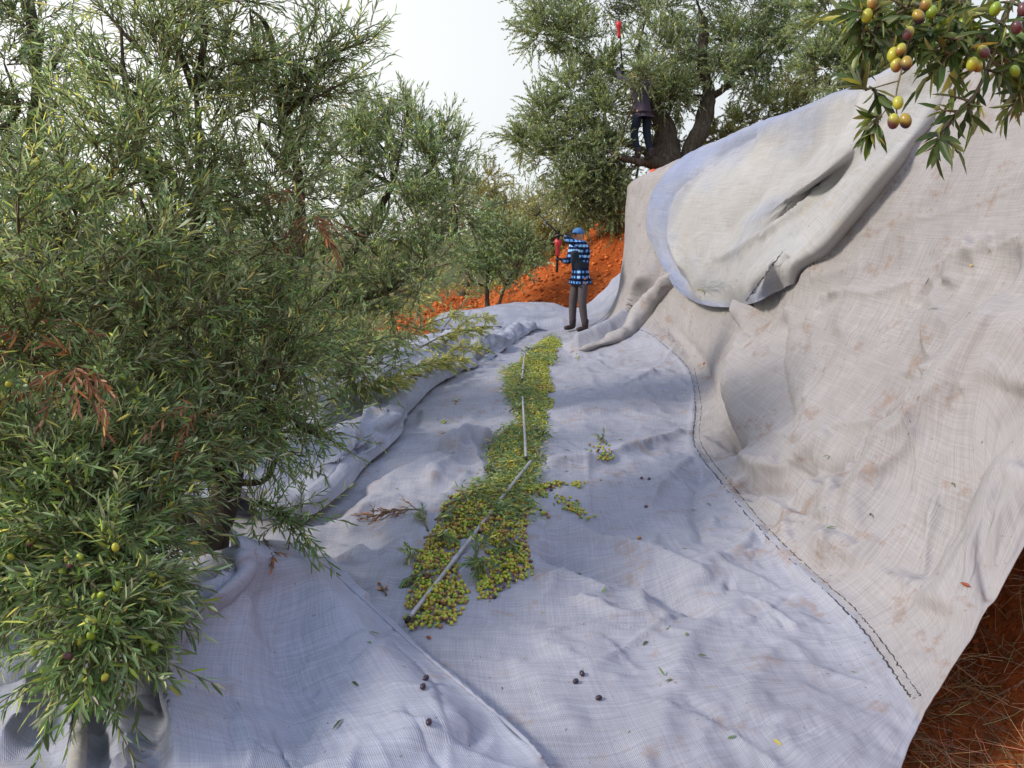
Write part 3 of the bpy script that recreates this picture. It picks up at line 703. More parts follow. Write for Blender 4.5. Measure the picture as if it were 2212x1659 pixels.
def tree(base, limbs, lobes, label, leafm, group, nsh=11, ntw=9, nl=18, ll=0.052, lw=0.0048, fine=True, twl=(0.14, 0.30), tr=0.09, shoots=(), olives=0, up=0.45, droop=(0.0, 0.28), dry=(), gold=0.06, name='olive_tree', tvar=0.35, gnarl=0.25, barkm='bark'):
    root = empty(name, base, label, 'tree', group)
    bx = np.array(base, float)
    mb = MB()
    for pts, r0, r1 in limbs: limb_tube(mb, pts, r0, r1, 12, 7, gnarl)
    SO, SD, SL = [], [], []
    joints = np.concatenate([np.array(p, float)[1:] for p, _, _ in limbs])
    for lb in lobes:
        c = np.array(lb[0], float); r = np.array(lb[1] if np.ndim(lb[1]) else (lb[1],) * 3, float); f = lb[2] if len(lb) > 2 else 1.0
        j = joints[np.argmin(np.linalg.norm(joints - (c - np.array((0, 0, 0.3))), axis=1))]
        mid = (j + c) / 2 + rng.normal(0, 0.06, 3)
        limb_tube(mb, [j, mid, c], 0.018 + 0.04 * tr, 0.006, 5, 4)
        n = max(2, int(nsh * f)); d = nrm(rng.normal(0, 1, (n, 3)) + np.array((0, 0, lb[3] if len(lb) > 3 else up)))
        o = c + d * r * rng.uniform(0.0, 0.35, (n, 1)); e = c + d * r * rng.uniform(0.7, 1.15, (n, 1))
        v = e - o; l = np.linalg.norm(v, axis=1); SO.append(o); SD.append(v / l[:, None]); SL.append(l)
    for a, b_ in shoots:
        a, b_ = np.array(a, float), np.array(b_, float); v = b_ - a; l = np.linalg.norm(v)
        for q in (0, 0.33, 0.66): SO.append((a + v * q)[None]); SD.append((v / l)[None]); SL.append(np.array([l * 0.34]))
        limb_tube(mb, [a, (a + b_) / 2 + rng.normal(0, 0.02, 3), b_], 0.009, 0.003, 5, 4)
    SO, SD, SL = np.concatenate(SO), np.concatenate(SD), np.concatenate(SL)
    sd = rng.uniform(-0.05, 0.25, len(SO))
    SP = curve_pts(SO, SD, SL, sd, 5, 0.012)
    t = np.linspace(0.12, 1.0, ntw)[None] + rng.normal(0, 0.05, (len(SO), ntw))
    to = SO[:, None] + SD[:, None] * (SL[:, None] * t)[..., None]; to[..., 2] -= (sd * SL)[:, None] * t**2
    td = nrm(SD[:, None] * 0.75 + rng.normal(0, 0.5, (len(SO), ntw, 3)) + np.array((0, 0, up * 0.6)))
    to, td = to.reshape(-1, 3), td.reshape(-1, 3)
    tl = rng.uniform(*twl, len(to)) * np.clip((np.linalg.norm(to - EYE, axis=1) - 1.3) / 2.0, 0.45, 1.0); dr = rng.uniform(*droop, len(to))
    V, F, T, sV, sF = sprays(to, td, tl, dr, nl, ll, lw, fine, tvar, gold, SPREAD)
    crown = link('crown', mesh_np('crown', V - bx, F, leafm, True, T), root)
    pV, pF = cat_mesh([(sV, sF), stems(SP, 0.006, 0.003)])
    link('twigs', mesh_np('twigs', pV - bx, pF, M['twig'], True), root)
    mb.build('trunk', M[barkm], root, root)
    for (c, r, n) in dry:
        d = nrm(rng.normal(0, 1, (n, 3)))
        dV, dF, dT, _, _ = sprays(np.array(c) + d * r * 0.3, nrm(d + np.array((0, 0, -0.4))), rng.uniform(0.12, 0.3, n), rng.uniform(0.1, 0.5, n), 16, ll, lw, fine, 0.4, 0.1)
        link('dry_leaves', mesh_np('dry_leaves', dV - bx, dF, M['leaf_dry'], True, dT), root)
    if olives:
        # hang olives near twig middles on the camera's side
        ends = to + td * tl[:, None] * 0.45; ends[:, 2] -= dr * tl * 0.2
        dist = np.linalg.norm(ends - EYE, axis=1) + rng.uniform(0, 0.9, len(ends))
        pick = np.argsort(dist)[: olives * 6]; pick = rng.choice(pick, olives, replace=False)
        for q in pick:
            o = link('olive', OLM[int(rng.choice([0, 0, 0, 1, 1, 2, 2, 7, 4]))], root, ends[q] + (EYE - ends[q]) * 0.02 - bx + np.array((0, 0, -0.012)))
            o.rotation_euler = tuple(rng.normal(0, 0.5, 3)); sc_ = rng.uniform(1.05, 1.4); o.scale = (sc_,) * 3
    return root
def L(px, py, D, r, f=1.0, u=0.45): return (at(px, py, D), r, f, u)
G_T = 'olive trees around the nets'
SPREAD = 0.75

# big near tree on the left
tb = gp(435, 1275, 0.0); tb = np.array((tb[0], tb[1] + 0.12, -0.02))
trunkA = [tb + np.array((0, 0, -0.15)), at(455, 1180, 3.45), at(490, 1040, 3.55), at(500, 930, 3.7), at(460, 760, 3.8), at(430, 560, 3.8), at(425, 400, 3.8), at(420, 200, 3.8)]
limbsA = [(trunkA, 0.075, 0.014),
          ([at(490, 1040, 3.55), at(420, 900, 3.4), at(300, 780, 3.2), at(200, 620, 3.2), at(120, 420, 3.3)], 0.04, 0.012),
          ([at(500, 930, 3.7), at(590, 760, 4.0), at(640, 560, 4.2), at(650, 400, 4.2), at(610, 250, 4.2), at(590, 100, 4.2)], 0.04, 0.010),
          ([at(455, 1180, 3.45), at(330, 1080, 3.1), at(230, 1150, 2.7), at(200, 1300, 2.5)], 0.03, 0.010),
          ([at(490, 1040, 3.55), at(350, 980, 3.2), at(180, 950, 2.9), at(60, 960, 2.8)], 0.03, 0.010),
          ([at(430, 560, 3.8), at(340, 420, 3.6), at(280, 240, 3.6), at(260, 60, 3.6)], 0.025, 0.008)]
lobA = [L(330, 50, 3.7, .26, .7), L(430, 20, 3.9, .32, .8), L(540, 20, 4.1, .32, .8), L(480, 150, 3.9, .32, .8), L(600, 130, 4.2, .22, .6), L(370, 190, 3.7, .30, .8), L(560, 260, 4.1, .30, .8), L(430, 300, 3.8, .34, .9), L(290, 300, 3.5, .26, .8),
        L(300, 420, 3.4, .36), L(460, 440, 3.7, .38), L(610, 420, 4.1, .32), L(170, 480, 3.2, .32), L(40, 560, 3.0, .32), L(330, 570, 3.3, .36), L(490, 590, 3.6, .36), L(630, 580, 4.0, .34),
        L(190, 660, 3.0, .32), L(50, 740, 2.9, .30), L(340, 720, 3.2, .34), L(500, 740, 3.5, .34), L(620, 730, 3.8, .32), L(170, 840, 2.9, .30), L(30, 900, 2.7, .28), L(330, 870, 3.1, .32), L(480, 880, 3.5, .30), L(590, 870, 3.7, .28),
        L(90, 1000, 2.7, .24), L(230, 1000, 2.9, .24), L(360, 990, 3.1, .20), L(470, 960, 3.5, .15, .7), L(60, 1090, 2.6, .19), L(190, 1080, 2.6, .20), L(280, 1060, 2.8, .15, 1, 0),
        L(60, 1170, 2.5, .10, .9, -.5), L(150, 1170, 2.5, .12, 1, -.6), L(235, 1170, 2.5, .11, 1, -.7), L(280, 1150, 2.6, .08, .7, -.8), L(200, 1240, 2.35, .08, .8, -1), L(260, 1230, 2.4, .07, .7, -1.2), L(215, 1310, 2.25, .05, .4, -1.4), L(550, 930, 3.8, .14, .6), L(600, 980, 3.8, .1, .4)]
shA = [(at(640, 330, 4.2), at(720, 60, 4.1)), (at(660, 130, 4.1), at(800, 85, 4.0)), (at(640, 230, 4.2), at(745, 175, 4.0)), (at(600, 300, 4.2), at(690, 10, 4.2)), (at(580, 200, 4.2), at(735, 125, 4.1)),
       (at(330, 140, 3.7), at(215, 10, 3.7)), (at(330, 200, 3.7), at(190, 110, 3.6)), (at(330, 230, 3.7), at(205, 170, 3.6)), (at(215, 1290, 2.3), at(130, 1440, 2.15)), (at(220, 1290, 2.3), at(200, 1470, 2.15)), (at(260, 1260, 2.4), at(300, 1400, 2.3)), (at(200, 1250, 2.3), at(240, 1420, 2.2)),
       (at(540, 1080, 3.5), at(655, 1140, 3.2)), (at(590, 880, 3.8), at(690, 945, 3.6)), (at(100, 1180, 2.5), at(40, 1270, 2.4)), (at(270, 1180, 2.5), at(335, 1300, 2.5)), (at(20, 1120, 2.5), at(10, 1260, 2.4))]
SPREAD = 0.95
treeA = tree(tb, limbsA, lobA, 'large olive tree in the left foreground with green olives and hanging leafy branches', M['leaf'], G_T, nsh=11, ntw=8, nl=16, ll=0.060, lw=0.0043, twl=(0.18, 0.38), shoots=shA, olives=90, tr=0.12,
             dry=[(at(165, 790, 2.6), 0.08, 11), (at(665, 460, 3.65), 0.08, 14), (at(430, 880, 2.9), 0.07, 5), (at(60, 700, 2.75), 0.08, 6)], gold=0.09)
SPREAD = 0.75
# left edge tree behind it, tall upright leaders
bL = np.array((-3.3, 4.6, terrain(-3.3, 4.6)))
limbsL = [([bL, at(20, 900, 4.6), at(60, 600, 4.6), at(80, 350, 4.6), at(75, 150, 4.6), at(50, -60, 4.6)], 0.10, 0.015), ([at(20, 900, 4.6), at(-80, 600, 4.6), at(-60, 300, 4.5)], 0.05, 0.01), ([at(60, 600, 4.6), at(180, 520, 4.9), at(250, 420, 5.0)], 0.05, 0.01)]
lobL = [L(30, -40, 4.6, .22, .6), L(60, 60, 4.6, .18, .6), L(10, 140, 4.5, .24, .7), L(60, 220, 4.6, .20, .6), L(-20, 300, 4.5, .3, .8), L(90, 360, 4.6, .22, .8), L(20, 430, 4.5, .4), L(150, 400, 4.7, .3), L(-60, 560, 4.5, .5), L(120, 580, 4.8, .4), L(260, 520, 5.0, .4), L(20, 720, 4.6, .45), L(200, 720, 5, .45), L(380, 640, 5.2, .45), L(100, 860, 4.8, .4), L(330, 850, 5.2, .45), L(10, 960, 4.5, .35), L(480, 780, 5.4, .4)]
tree(bL, limbsL, lobL, 'tall olive tree at the far left edge, wispy upright tips against white sky', M['leaf'], G_T, nsh=9, ntw=8, nl=16, ll=.06, lw=.0045, twl=(.18, .38), tr=0.12, olives=6, shoots=[(at(60, 250, 4.6), at(150, 80, 4.5)), (at(60, 300, 4.6), at(165, 180, 4.5))])
# second tree, middle left
bM = np.array((at(640, 850, 6.8)[0], at(640, 850, 6.8)[1], terrain(-2, 6.8) - .05))
limbsM = [([bM, at(620, 800, 6.8), at(700, 660, 6.8), at(780, 520, 6.8), at(850, 400, 6.8)], 0.11, 0.02), ([at(620, 800, 6.8), at(600, 640, 7), at(650, 480, 7)], 0.07, 0.02), ([at(700, 660, 6.8), at(850, 620, 6.6), at(950, 520, 6.6)], 0.05, 0.015)]
lobM = [L(800, 290, 6.8, .34, .8), L(870, 300, 6.8, .34, .8), L(740, 340, 6.8, .38), L(940, 360, 6.8, .36), L(840, 400, 6.7, .42), L(730, 450, 6.7, .42), L(980, 440, 6.8, .34), L(900, 480, 6.6, .42), L(800, 540, 6.6, .42), L(700, 580, 6.6, .42), L(930, 580, 6.5, .40), L(840, 640, 6.5, .42), L(740, 690, 6.5, .42), L(640, 700, 6.6, .42), L(660, 800, 6.3, .3), L(780, 770, 6.4, .25, .8), L(560, 620, 7, .45), L(590, 780, 7, .4)]
tree(bM, limbsM, lobM, 'rounded olive tree in the middle distance left of the olive strip, pointed shoots on top', M['leaf'], G_T, nsh=15, ntw=9, nl=16, ll=0.062, lw=0.006, twl=(.18, .36), tr=0.12, fine=False, olives=10,
     shoots=[(at(780, 330, 6.8), at(782, 180, 6.8)), (at(880, 320, 6.8), at(880, 200, 6.8)), (at(930, 370, 6.8), at(968, 250, 6.8)), (at(850, 300, 6.8), at(830, 240, 6.8)), (at(910, 330, 6.8), at(905, 250, 6.8)), (at(740, 340, 6.8), at(690, 270, 6.8)), (at(980, 400, 6.8), at(990, 300, 6.8))])
# small tree on the red earth
bS = np.array((at(1056, 680, 13.5)[0], 13.4, 0)); bS[2] = terrain(bS[0], bS[1])
limbsS = [([bS, at(1052, 620, 13.4), at(1055, 560, 13.4)], 0.05, 0.02), ([at(1075, 670, 13.4), at(1090, 620, 13.4), at(1120, 570, 13.4)], 0.03, 0.015)]
lobS = [L(1040, 530, 13.4, .42), L(1100, 520, 13.5, .45), L(1010, 570, 13.3, .4), L(1070, 580, 13.3, .42), L(1125, 570, 13.3, .4), L(1050, 490, 13.6, .38), L(1150, 530, 13.6, .3)]
tree(bS, limbsS, lobS, 'small dark green olive tree on thin stems standing on the red earth', M['leaf'], G_T, nsh=24, ntw=7, nl=16, fine=False, lw=0.009, ll=.065, tr=0.06)
# great tree on the bank, centre right
bB = at(1450, 400, 15.0); bB[2] = terrain(bB[0], bB[1]) - .05
limbsB = [([bB, at(1435, 350, 15), at(1440, 290, 15), at(1400, 200, 15), at(1380, 100, 15)], 0.34, 0.06), ([bB + np.array((.25, 0, 0)), at(1492, 330, 14.9), at(1516, 270, 14.9), at(1530, 205, 14.9), at(1518, 140, 14.9), at(1520, 40, 15)], 0.19, 0.08),
          ([at(1542, 205, 14.9), at(1565, 190, 14.9), at(1630, 130, 15)], 0.09, 0.03), ([at(1435, 350, 15), at(1340, 300, 15), at(1270, 260, 14.8)], 0.10, 0.03), ([at(1450, 365, 15), at(1410, 352, 14.5), at(1380, 350, 14.15), at(1330, 335, 13.9)], 0.13, 0.05), ([at(1400, 200, 15), at(1280, 130, 15), at(1200, 80, 15)], 0.07, 0.03)]
lobB = [L(1180, 10, 15, .7), L(1290, 0, 15.3, .8), L(1410, 10, 15.2, .7), L(1510, 0, 15, .8), L(1620, 20, 15, .8), L(1690, 40, 15, .55), L(1170, 75, 14.8, .5), L(1250, 85, 14.8, .55), L(1420, 110, 14.5, .75), L(1500, 110, 15.4, .7), L(1590, 110, 14.9, .7), L(1670, 110, 15, .6),
        L(1310, 160, 14.7, .5), L(1450, 190, 14.6, .5), L(1620, 165, 15, .5), L(1240, 200, 14.6, .6), L(1300, 240, 14.4, .5), L(1180, 260, 14.7, .5), L(1250, 300, 14.4, .6), L(1315, 330, 14.3, .45), L(1190, 340, 14.6, .5), L(1280, 380, 14.4, .55), L(1130, 310, 14.8, .3, .5), L(1230, 420, 14.5, .45), L(1320, 410, 14.4, .4), L(1400, 250, 15.5, .5), L(1460, 210, 15.6, .5), L(1300, -90, 15, .9), L(1500, -90, 15, .9), L(1330, 460, 14.6, .35), L(1430, 330, 15.4, .35, .6), L(1270, 450, 14.8, .35), L(1395, 165, 13.6, .22, .35), L(1560, 150, 14.4, .4, .6)]
tree(bB, limbsB, lobB, 'great spreading olive tree on top of the bank with a thick leaning trunk', M['leaf_far'], G_T, nsh=36, ntw=8, nl=18, fine=False, ll=0.075, lw=0.011, tr=0.3, twl=(0.22, 0.42), shoots=[(at(1200, 300, 14.7), at(1080, 290, 14.8))])
# trees on the terrace above the net
for (px, py, D), lob, lab, lm in [
    ((1860, 230, 10.5), [L(1790, 30, 10.5, .5), L(1870, 60, 10.3, .5), L(1830, 120, 10.2, .45), L(1940, 30, 10.4, .6), L(1780, 150, 10.4, .36), L(1900, 130, 10.2, .4), L(2000, 60, 10.3, .5), L(1850, -60, 10.5, .6), L(1860, 170, 10, .35), L(1950, 110, 10, .4)], 'dense olive tree behind the top of the net on the right', 'leaf_far'),
    ((1690, 250, 17), [L(1700, 200, 17, .6), L(1750, 180, 17, .5), L(1650, 235, 16.5, .5), L(1600, 270, 16.5, .45), L(1545, 300, 16, .4), L(1720, 240, 16.5, .5), L(1580, 320, 16, .4)], 'low yellowish olive tree peeking over the blue edge of the net', 'leaf_gold')]:
    b = at(px, py, D); b[2] = terrain(b[0], b[1]) - .05
    tree(b, [([b, b + np.array((.05, 0, .5)), lob[0][0]], 0.12, 0.04)], lob, lab, M[lm], G_T, nsh=26, ntw=8, nl=18, fine=False, ll=0.07, lw=0.010, tr=0.1)
# background trees beyond the man
for (px, D), lob, lab, lm in [
    ((1000, 20), [L(960, 440, 20, .8), L(1040, 430, 20, .7), L(1000, 500, 19, .8), L(1080, 480, 20, .6), L(1050, 390, 21, .5, .7)], 'light green olive tree behind the middle tree, its pale top against the sky', 'leaf_gold'),
    ((1130, 26), [L(1100, 460, 26, .9), L(1160, 460, 26, .9), L(1130, 520, 25, .9), L(1180, 440, 27, .6)], 'distant olive tree low under the gap of sky', 'leaf_gold'),
    ((1190, 17.5), [L(1170, 540, 17.5, .6), L(1210, 500, 17.5, .6), L(1190, 580, 17, .45), L(1240, 530, 17.5, .5), L(1150, 500, 18, .5)], 'olive tree on the red slope just left of the man', 'leaf_gold'),
    ((1300, 19), [L(1270, 470, 19, .6), L(1320, 460, 19, .6), L(1340, 500, 18.5, .45), L(1290, 420, 19.5, .7), L(1370, 440, 19, .6)], 'dark olive tree on the slope behind the head of the man', 'leaf_far'),
    ((860, 30), [L(860, 480, 30, 1.4), L(780, 470, 30, 1.4), L(930, 500, 30, 1.3)], 'far olive tree mostly hidden behind the middle tree', 'leaf_far'),
    ((330, 9), [L(330, 560, 9, .9), L(430, 700, 9, .9), L(250, 750, 9, .9), L(500, 560, 9, .8), L(520, 800, 8.5, .6)], 'shaded olive tree hidden behind the big left tree', 'leaf'),
    ((40, 8), [L(40, 600, 8, .9), L(100, 780, 8, .9), L(-60, 760, 8, .9), L(20, 880, 7.5, .7), L(200, 880, 7.5, .6)], 'shaded olive tree low at the left edge behind the leaves', 'leaf'),
    ((1120, 45), [L(1060, 440, 45, 1.6), L(1140, 430, 45, 1.6), L(1220, 440, 45, 1.6), L(980, 440, 45, 1.6)], 'farthest olive tree on the skyline at the end of the grove', 'leaf_far')]:
    b = at(px, 560, D); b[2] = terrain(b[0], b[1]) - .05
    tree(b, [([b, b + np.array((.1, 0, .6)), lob[0][0]], 0.12, 0.05)], lob, lab, M[lm], G_T, nsh=26, ntw=7, nl=15, fine=False, ll=0.085, lw=0.014, tr=0.1, twl=(0.25, 0.5))

# ------------------------------------------------------------------ hanging branch with ripening olives, upper right
def px_line(pts, D0, D1=None):
    D1 = D1 or D0; n = len(pts)
    return np.array([at(p[0], p[1], D0 + (D1 - D0) * i / max(1, n - 1)) for i, p in enumerate(pts)])
hb_base = at(2330, -140, 1.5)
hb = empty('olive_branch', hb_base, 'close olive branch hanging into the upper right corner with yellow and purple olives', 'branch')
hs = [(px_line([(2330, -140), (2220, -60), (2080, -20), (1960, 20), (1890, 60)], 1.45, 1.2), .006, 0.0022),
      (px_line([(1990, 10), (1965, 80), (1948, 150), (1936, 205), (1938, 255)], 1.2, 1.15), .002, 0.001),
      (px_line([(1940, 175), (1905, 185), (1872, 195)], 1.16), .0012, 0.0008), (px_line([(1936, 215), (1915, 235), (1896, 262)], 1.15), .0012, 0.0007),
      (px_line([(2220, -60), (2170, 40), (2140, 130), (2105, 205), (2060, 250), (2025, 290)], 1.35, 1.18), .0045, 0.0015),
      (px_line([(2170, 40), (2110, 80), (2050, 115)], 1.3, 1.2), .0025, 0.001), (px_line([(2140, 130), (2190, 160), (2230, 200)], 1.3), .0025, 0.001),
      (px_line([(2080, -20), (2060, 60), (2070, 110)], 1.3, 1.25), .0025, 0.001), (px_line([(2220, -60), (2215, 30), (2190, 110)], 1.4, 1.3), .0025, 0.001),
      (px_line([(1960, 20), (1920, 0), (1880, 30), (1862, 60)], 1.22, 1.2), .002, 0.001), (px_line([(2010, 0), (2020, 50), (2000, 90)], 1.25, 1.2), .0018, 0.0009)]
mb = MB(); TO, TD, TL = [], [], []
for i, (P, r0, r1) in enumerate(hs):
    Q = spline(P, 30); mb.add(*tube(Q, np.linspace(r0, r1, 30), 7))
    if i in (1,): continue
    step = 3 if i in (0, 4) else 5
    for k in (range(4, 30, step) if i not in (2, 3) else (22, 29)):
        t = nrm(Q[min(k + 1, 29)] - Q[k - 1])
        for q in range(3 if i in (0, 8, 9, 7) else 2):
            TO.append(Q[k]); TD.append(nrm(t * 0.7 + rng.normal(0, 0.55, 3))); TL.append(rng.uniform(.03, .065) * (0.35 if i in (2, 3) else 1))
TO, TD, TL = np.array(TO), np.array(TD), np.array(TL)
M['leaf_near'] = leaf_mat('olive_leaf_near', (0.085, 0.13, 0.035), (0.28, 0.31, 0.15), 0.3)
V, F, T, sV, sF = sprays(TO, TD, TL, rng.uniform(0, .3, len(TO)), 7, 0.046, 0.0046, True, 0.5, 0.10, 1.0)
mb.add(sV, sF.tolist()); mb.build('stem', M['twig'], hb, hb_base)
link('leaves', mesh_np('leaves', V - hb_base, F, M['leaf_near'], True, T), hb)
for px, py, D, ci in [(1940, 222, 1.15, 2), (1930, 262, 1.14, 7), (1956, 261, 1.15, 9), (1946, 106, 1.17, 8), (1929, 118, 1.18, 2), (1958, 137, 1.16, 9), (1936, 140, 1.18, 8), (1962, 72, 1.18, 7), (2000, 8, 1.2, 8), (1984, 36, 1.19, 9), (2012, 26, 1.2, 1), (1884, 6, 1.2, 8), (1873, 34, 1.2, 2), (2124, 112, 1.2, 7), (2100, 138, 1.2, 2), (2111, 142, 1.21, 8), (2192, 154, 1.25, 1), (2196, 60, 1.25, 4), (2150, 20, 1.25, 1), (2080, 50, 1.24, 0), (2040, 70, 1.22, 7), (2210, 20, 1.25, 4)]:
    p = at(px, py, D - .03)
    o = link('olive', OLM[ci], hb, p - hb_base); o.rotation_euler = (rng.normal(0, .25), rng.normal(0, .25), rng.uniform(0, 6)); s_ = rng.uniform(0.85, 1.0); o.scale = (s_,) * 3

# ------------------------------------------------------------------ olives raked into a strip on the net
strip = [(884, 1300), (884, 1352), (930, 1358), (980, 1340), (1004, 1275), (985, 1240), (975, 1195), (1020, 1165), (1045, 1190), (1040, 1285), (1085, 1270), (1145, 1238), (1128, 1150), (1150, 1080), (1205, 1068), (1150, 1035), (1155, 990), (1172, 920), (1196, 860), (1190, 790), (1215, 738), (1190, 720), (1165, 738), (1100, 800), (1095, 850), (1122, 905), (1060, 965), (1062, 1010), (1035, 1045), (960, 1085), (940, 1150), (905, 1200)]
SP2 = np.array([gp(*p, 0.02)[:2] for p in strip])
def inside(x, y, P):
    c = np.zeros(len(x), bool); n = len(P); j = n - 1
    for i in range(n):
        k = ((P[i, 1] > y) != (P[j, 1] > y)) & (x < (P[j, 0] - P[i, 0]) * (y - P[i, 1]) / (P[j, 1] - P[i, 1] + 1e-12) + P[i, 0]); c ^= k; j = i
    return c
def edge_d(x, y, P):
    V = np.stack([x, y, 0 * x], -1); Q = np.concatenate([P, P[:1]]); return polydist(V, np.concatenate([Q, np.zeros((len(Q), 1))], 1))[0]
lo, hi = SP2.min(0) - .1, SP2.max(0) + .1
N0 = 36000
cx, cy = rng.uniform(lo[0], hi[0], N0 * 2), rng.uniform(lo[1], hi[1], N0 * 2)
ed = edge_d(cx, cy, SP2); ins = inside(cx, cy, SP2); sd = np.where(ins, ed, -ed)
den = fbm(np.stack([cx * 5, cy * 2.5, 0 * cx], -1), 2, 44)
keep = rng.random(N0 * 2) < np.clip(0.42 + sd * 13 + 0.85 * den, 0, 1) * (sd > -0.02)
keep &= (rng.random(N0 * 2) < 0.8)
cx, cy, sd = cx[keep], cy[keep], sd[keep]
dist = np.hypot(cx, cy)
print('olives', len(cx))
pts = []
for x, y, e in zip(cx, cy, sd):
    h, n_ = drop(x, y, 0.6); pts.append((x, y, h[2] + 0.009 + rng.uniform(0, 1) ** 1.3 * 0.045 * float(np.clip(e * 8 + 0.1, 0, 1))))
pts = np.array(pts)
zone = fbm(np.stack([cx * 3, cy * 1.4, 0 * cx], -1), 2, 45)       # riper, browner drifts
def pick_col(z, n):
    c = rng.choice(len(OL_COL), n, p=OL_P); red = (rng.random(n) < np.clip(z * 0.9, 0, 0.5)); c[red] = rng.choice([3, 6, 2], red.sum()); return c
cols = pick_col(zone, len(pts))
near = np.argsort(np.linalg.norm(pts - EYE, axis=1) - pts[:, 2] * 6)
ind, rest = near[:300], near[300:]
for i in ind:
    o = link('olive', OLM[int(cols[i])], None, pts[i]); o.rotation_euler = tuple(rng.uniform(0, 6, 3)); o.scale = (rng.uniform(0.78, 1.0),) * 3
    tag(o, 'fresh olive in the near end of the olive strip heaped beside the long pole', 'olive', 'fresh olives heaped at the near end of the strip')
# the remaining olives: one mass
oV, oF = ellipsoid((0, 0, 0), (0.0085, 0.0085, 0.0115), 6, 4)
n = len(rest); a = rng.uniform(0, 6.28, (n, 2))
ax = np.stack([np.sin(a[:, 0]) * np.cos(a[:, 1]), np.cos(a[:, 0]) * np.cos(a[:, 1]), np.sin(a[:, 1]) * .6], -1); ax = nrm(ax)
U = nrm(np.cross(ax, np.array((.2, .3, .9)))); W = np.cross(ax, U); sc_ = rng.uniform(.78, 1.05, n)[:, None, None]
VV = pts[rest][:, None] + sc_ * (oV[None, :, 0:1] * U[:, None] + oV[None, :, 1:2] * W[:, None] + oV[None, :, 2:3] * ax[:, None])
FF = (np.arange(n)[:, None, None] * len(oV) + np.array(oF)[None]).reshape(-1, 4)
tt = np.array(OL_COL)[cols[rest]] * rng.uniform(.75, 1.25, (n, 1))
heap = link('olive_heap', mesh_np('olive_heap', VV.reshape(-1, 3), FF, M['olive'], True, np.repeat(tt, len(oV), 0)))
tag(heap, 'long strip of fallen green and brown olives running up the net', 'olives', None, 'stuff')
# fallen leaves among the olives and spread thinly over the nets
n = 15000; k = rng.integers(0, len(pts), n); dns = fbm(np.stack([pts[k, 0] * 2.2, pts[k, 1] * 1.2, 0 * k], -1), 2, 77)
k = k[dns > -0.05]; n = len(k)
O = pts[k] + rng.normal(0, 1, (n, 3)) * np.array((.05, .06, 0)); O[:, 2] = pts[k, 2] + rng.uniform(0.008, 0.04, n)
D = nrm(rng.normal(0, 1, (n, 3)) * np.array((1, 1, .28))); Nn = nrm(rng.normal(0, .45, (n, 3)) + np.array((0, 0, 1.0)))
xs = []
for px0, px1, py0, py1, m_ in [(560, 1100, 1000, 1640, 10), (1150, 1900, 760, 1600, 26), (620, 1100, 760, 1000, 60), (1500, 2100, 450, 1100, 8), (1100, 1350, 740, 1130, 50), (380, 900, 1250, 1650, 4)]:
    for q in range(m_):
        h = hit(rng.uniform(px0, px1), rng.uniform(py0, py1))
        if h: xs.append(h[0] + h[1] * 0.004)
xs = np.array(xs); O = np.concatenate([O, xs]); m_ = len(xs)
D = np.concatenate([D, nrm(rng.normal(0, 1, (m_, 3)) * np.array((1, 1, .1)))]); Nn = np.concatenate([Nn, nrm(rng.normal(0, .2, (m_, 3)) + np.array((0, 0, 1.0)))])
n = len(O)
V, F, kk = leaves(O, D, Nn, rng.uniform(.03, .058, n), rng.uniform(.004, .0055, n))
T = np.clip(1 + rng.normal(0, .35, (n, 1)), .4, 2) * np.ones((1, 3)); g = rng.random(n) < .12; T[g] *= np.array((2.6, 1.5, .8))
fl = link('fallen_leaves', mesh_np('fallen_leaves', V, F, M['leaf'], True, np.repeat(T, kk, 0)))
tag(fl, 'olive leaves strewn among the fallen olives and over the nets', 'leaves', None, 'stuff')

# single olives and small clusters lying apart from the strip
def lone(px, py, ci, label, s=1.0):
    h = hit(px, py)
    o = link('olive', OLM[ci], None, h[0] + h[1] * 0.008 * s); o.rotation_euler = (1.5, rng.uniform(-.3, .3), rng.uniform(0, 6)); o.scale = (s,) * 3
    tag(o, label, 'olive', None)
lone(918, 1470, 5, 'black olive on the front net beside the hem, upper one of a touching pair', 1.1)
lone(914, 1486, 5, 'black olive on the front net beside the hem, lower one of a touching pair', 1.1)
lone(926, 1563, 5, 'black olive alone on the front net below the touching pair', 1.1)
lone(1257, 1459, 5, 'black olive on the floor net, upper of two close together', 1.1)
lone(1243, 1476, 5, 'black olive on the floor net, lower of two close together', 1.1)
lone(1293, 1512, 5, 'black olive on the floor net, nearest the bottom right of the black ones', 1.1)
lone(1385, 1034, 4, 'dark red olive left of its twin, far up the floor net near the bank')
lone(1402, 1036, 4, 'dark red olive right of its twin, far up the floor net near the bank')
lone(1397, 1096, 4, 'dark red olive alone on the floor net below the two dark red twins')
lone(1381, 1165, 6, 'brownish olive alone on the floor net beyond the shallow trough')
cl = []
for (px, py, sx_, sy_, ang, m_) in [(1300, 975, 22, 14, .5, 24), (1310, 990, 16, 8, 0, 14), (1236, 1100, 40, 12, .55, 60), (1185, 1052, 40, 9, -.15, 50), (1248, 1050, 14, 9, .6, 16), (1170, 1110, 22, 4, .7, 10), (1250, 775, 10, 6, 0, 8), (960, 915, 8, 4, 0, 5), (985, 870, 9, 5, 0, 6)]:
    for q in range(m_):
        u, v = rng.normal(0, .5, 2) * (sx_, sy_); h = hit(px + u * math.cos(ang) - v * math.sin(ang), py + u * math.sin(ang) + v * math.cos(ang))
        if h: cl.append(h[0] + h[1] * rng.uniform(.008, .022))
cl = np.array(cl); n = len(cl); ax = nrm(rng.normal(0, 1, (n, 3)) * np.array((1, 1, .4))); U = nrm(np.cross(ax, np.array((.2, .3, .9)))); W = np.cross(ax, U)
oV, oF = ellipsoid((0, 0, 0), (0.0085, 0.0085, 0.0115), 8, 6)
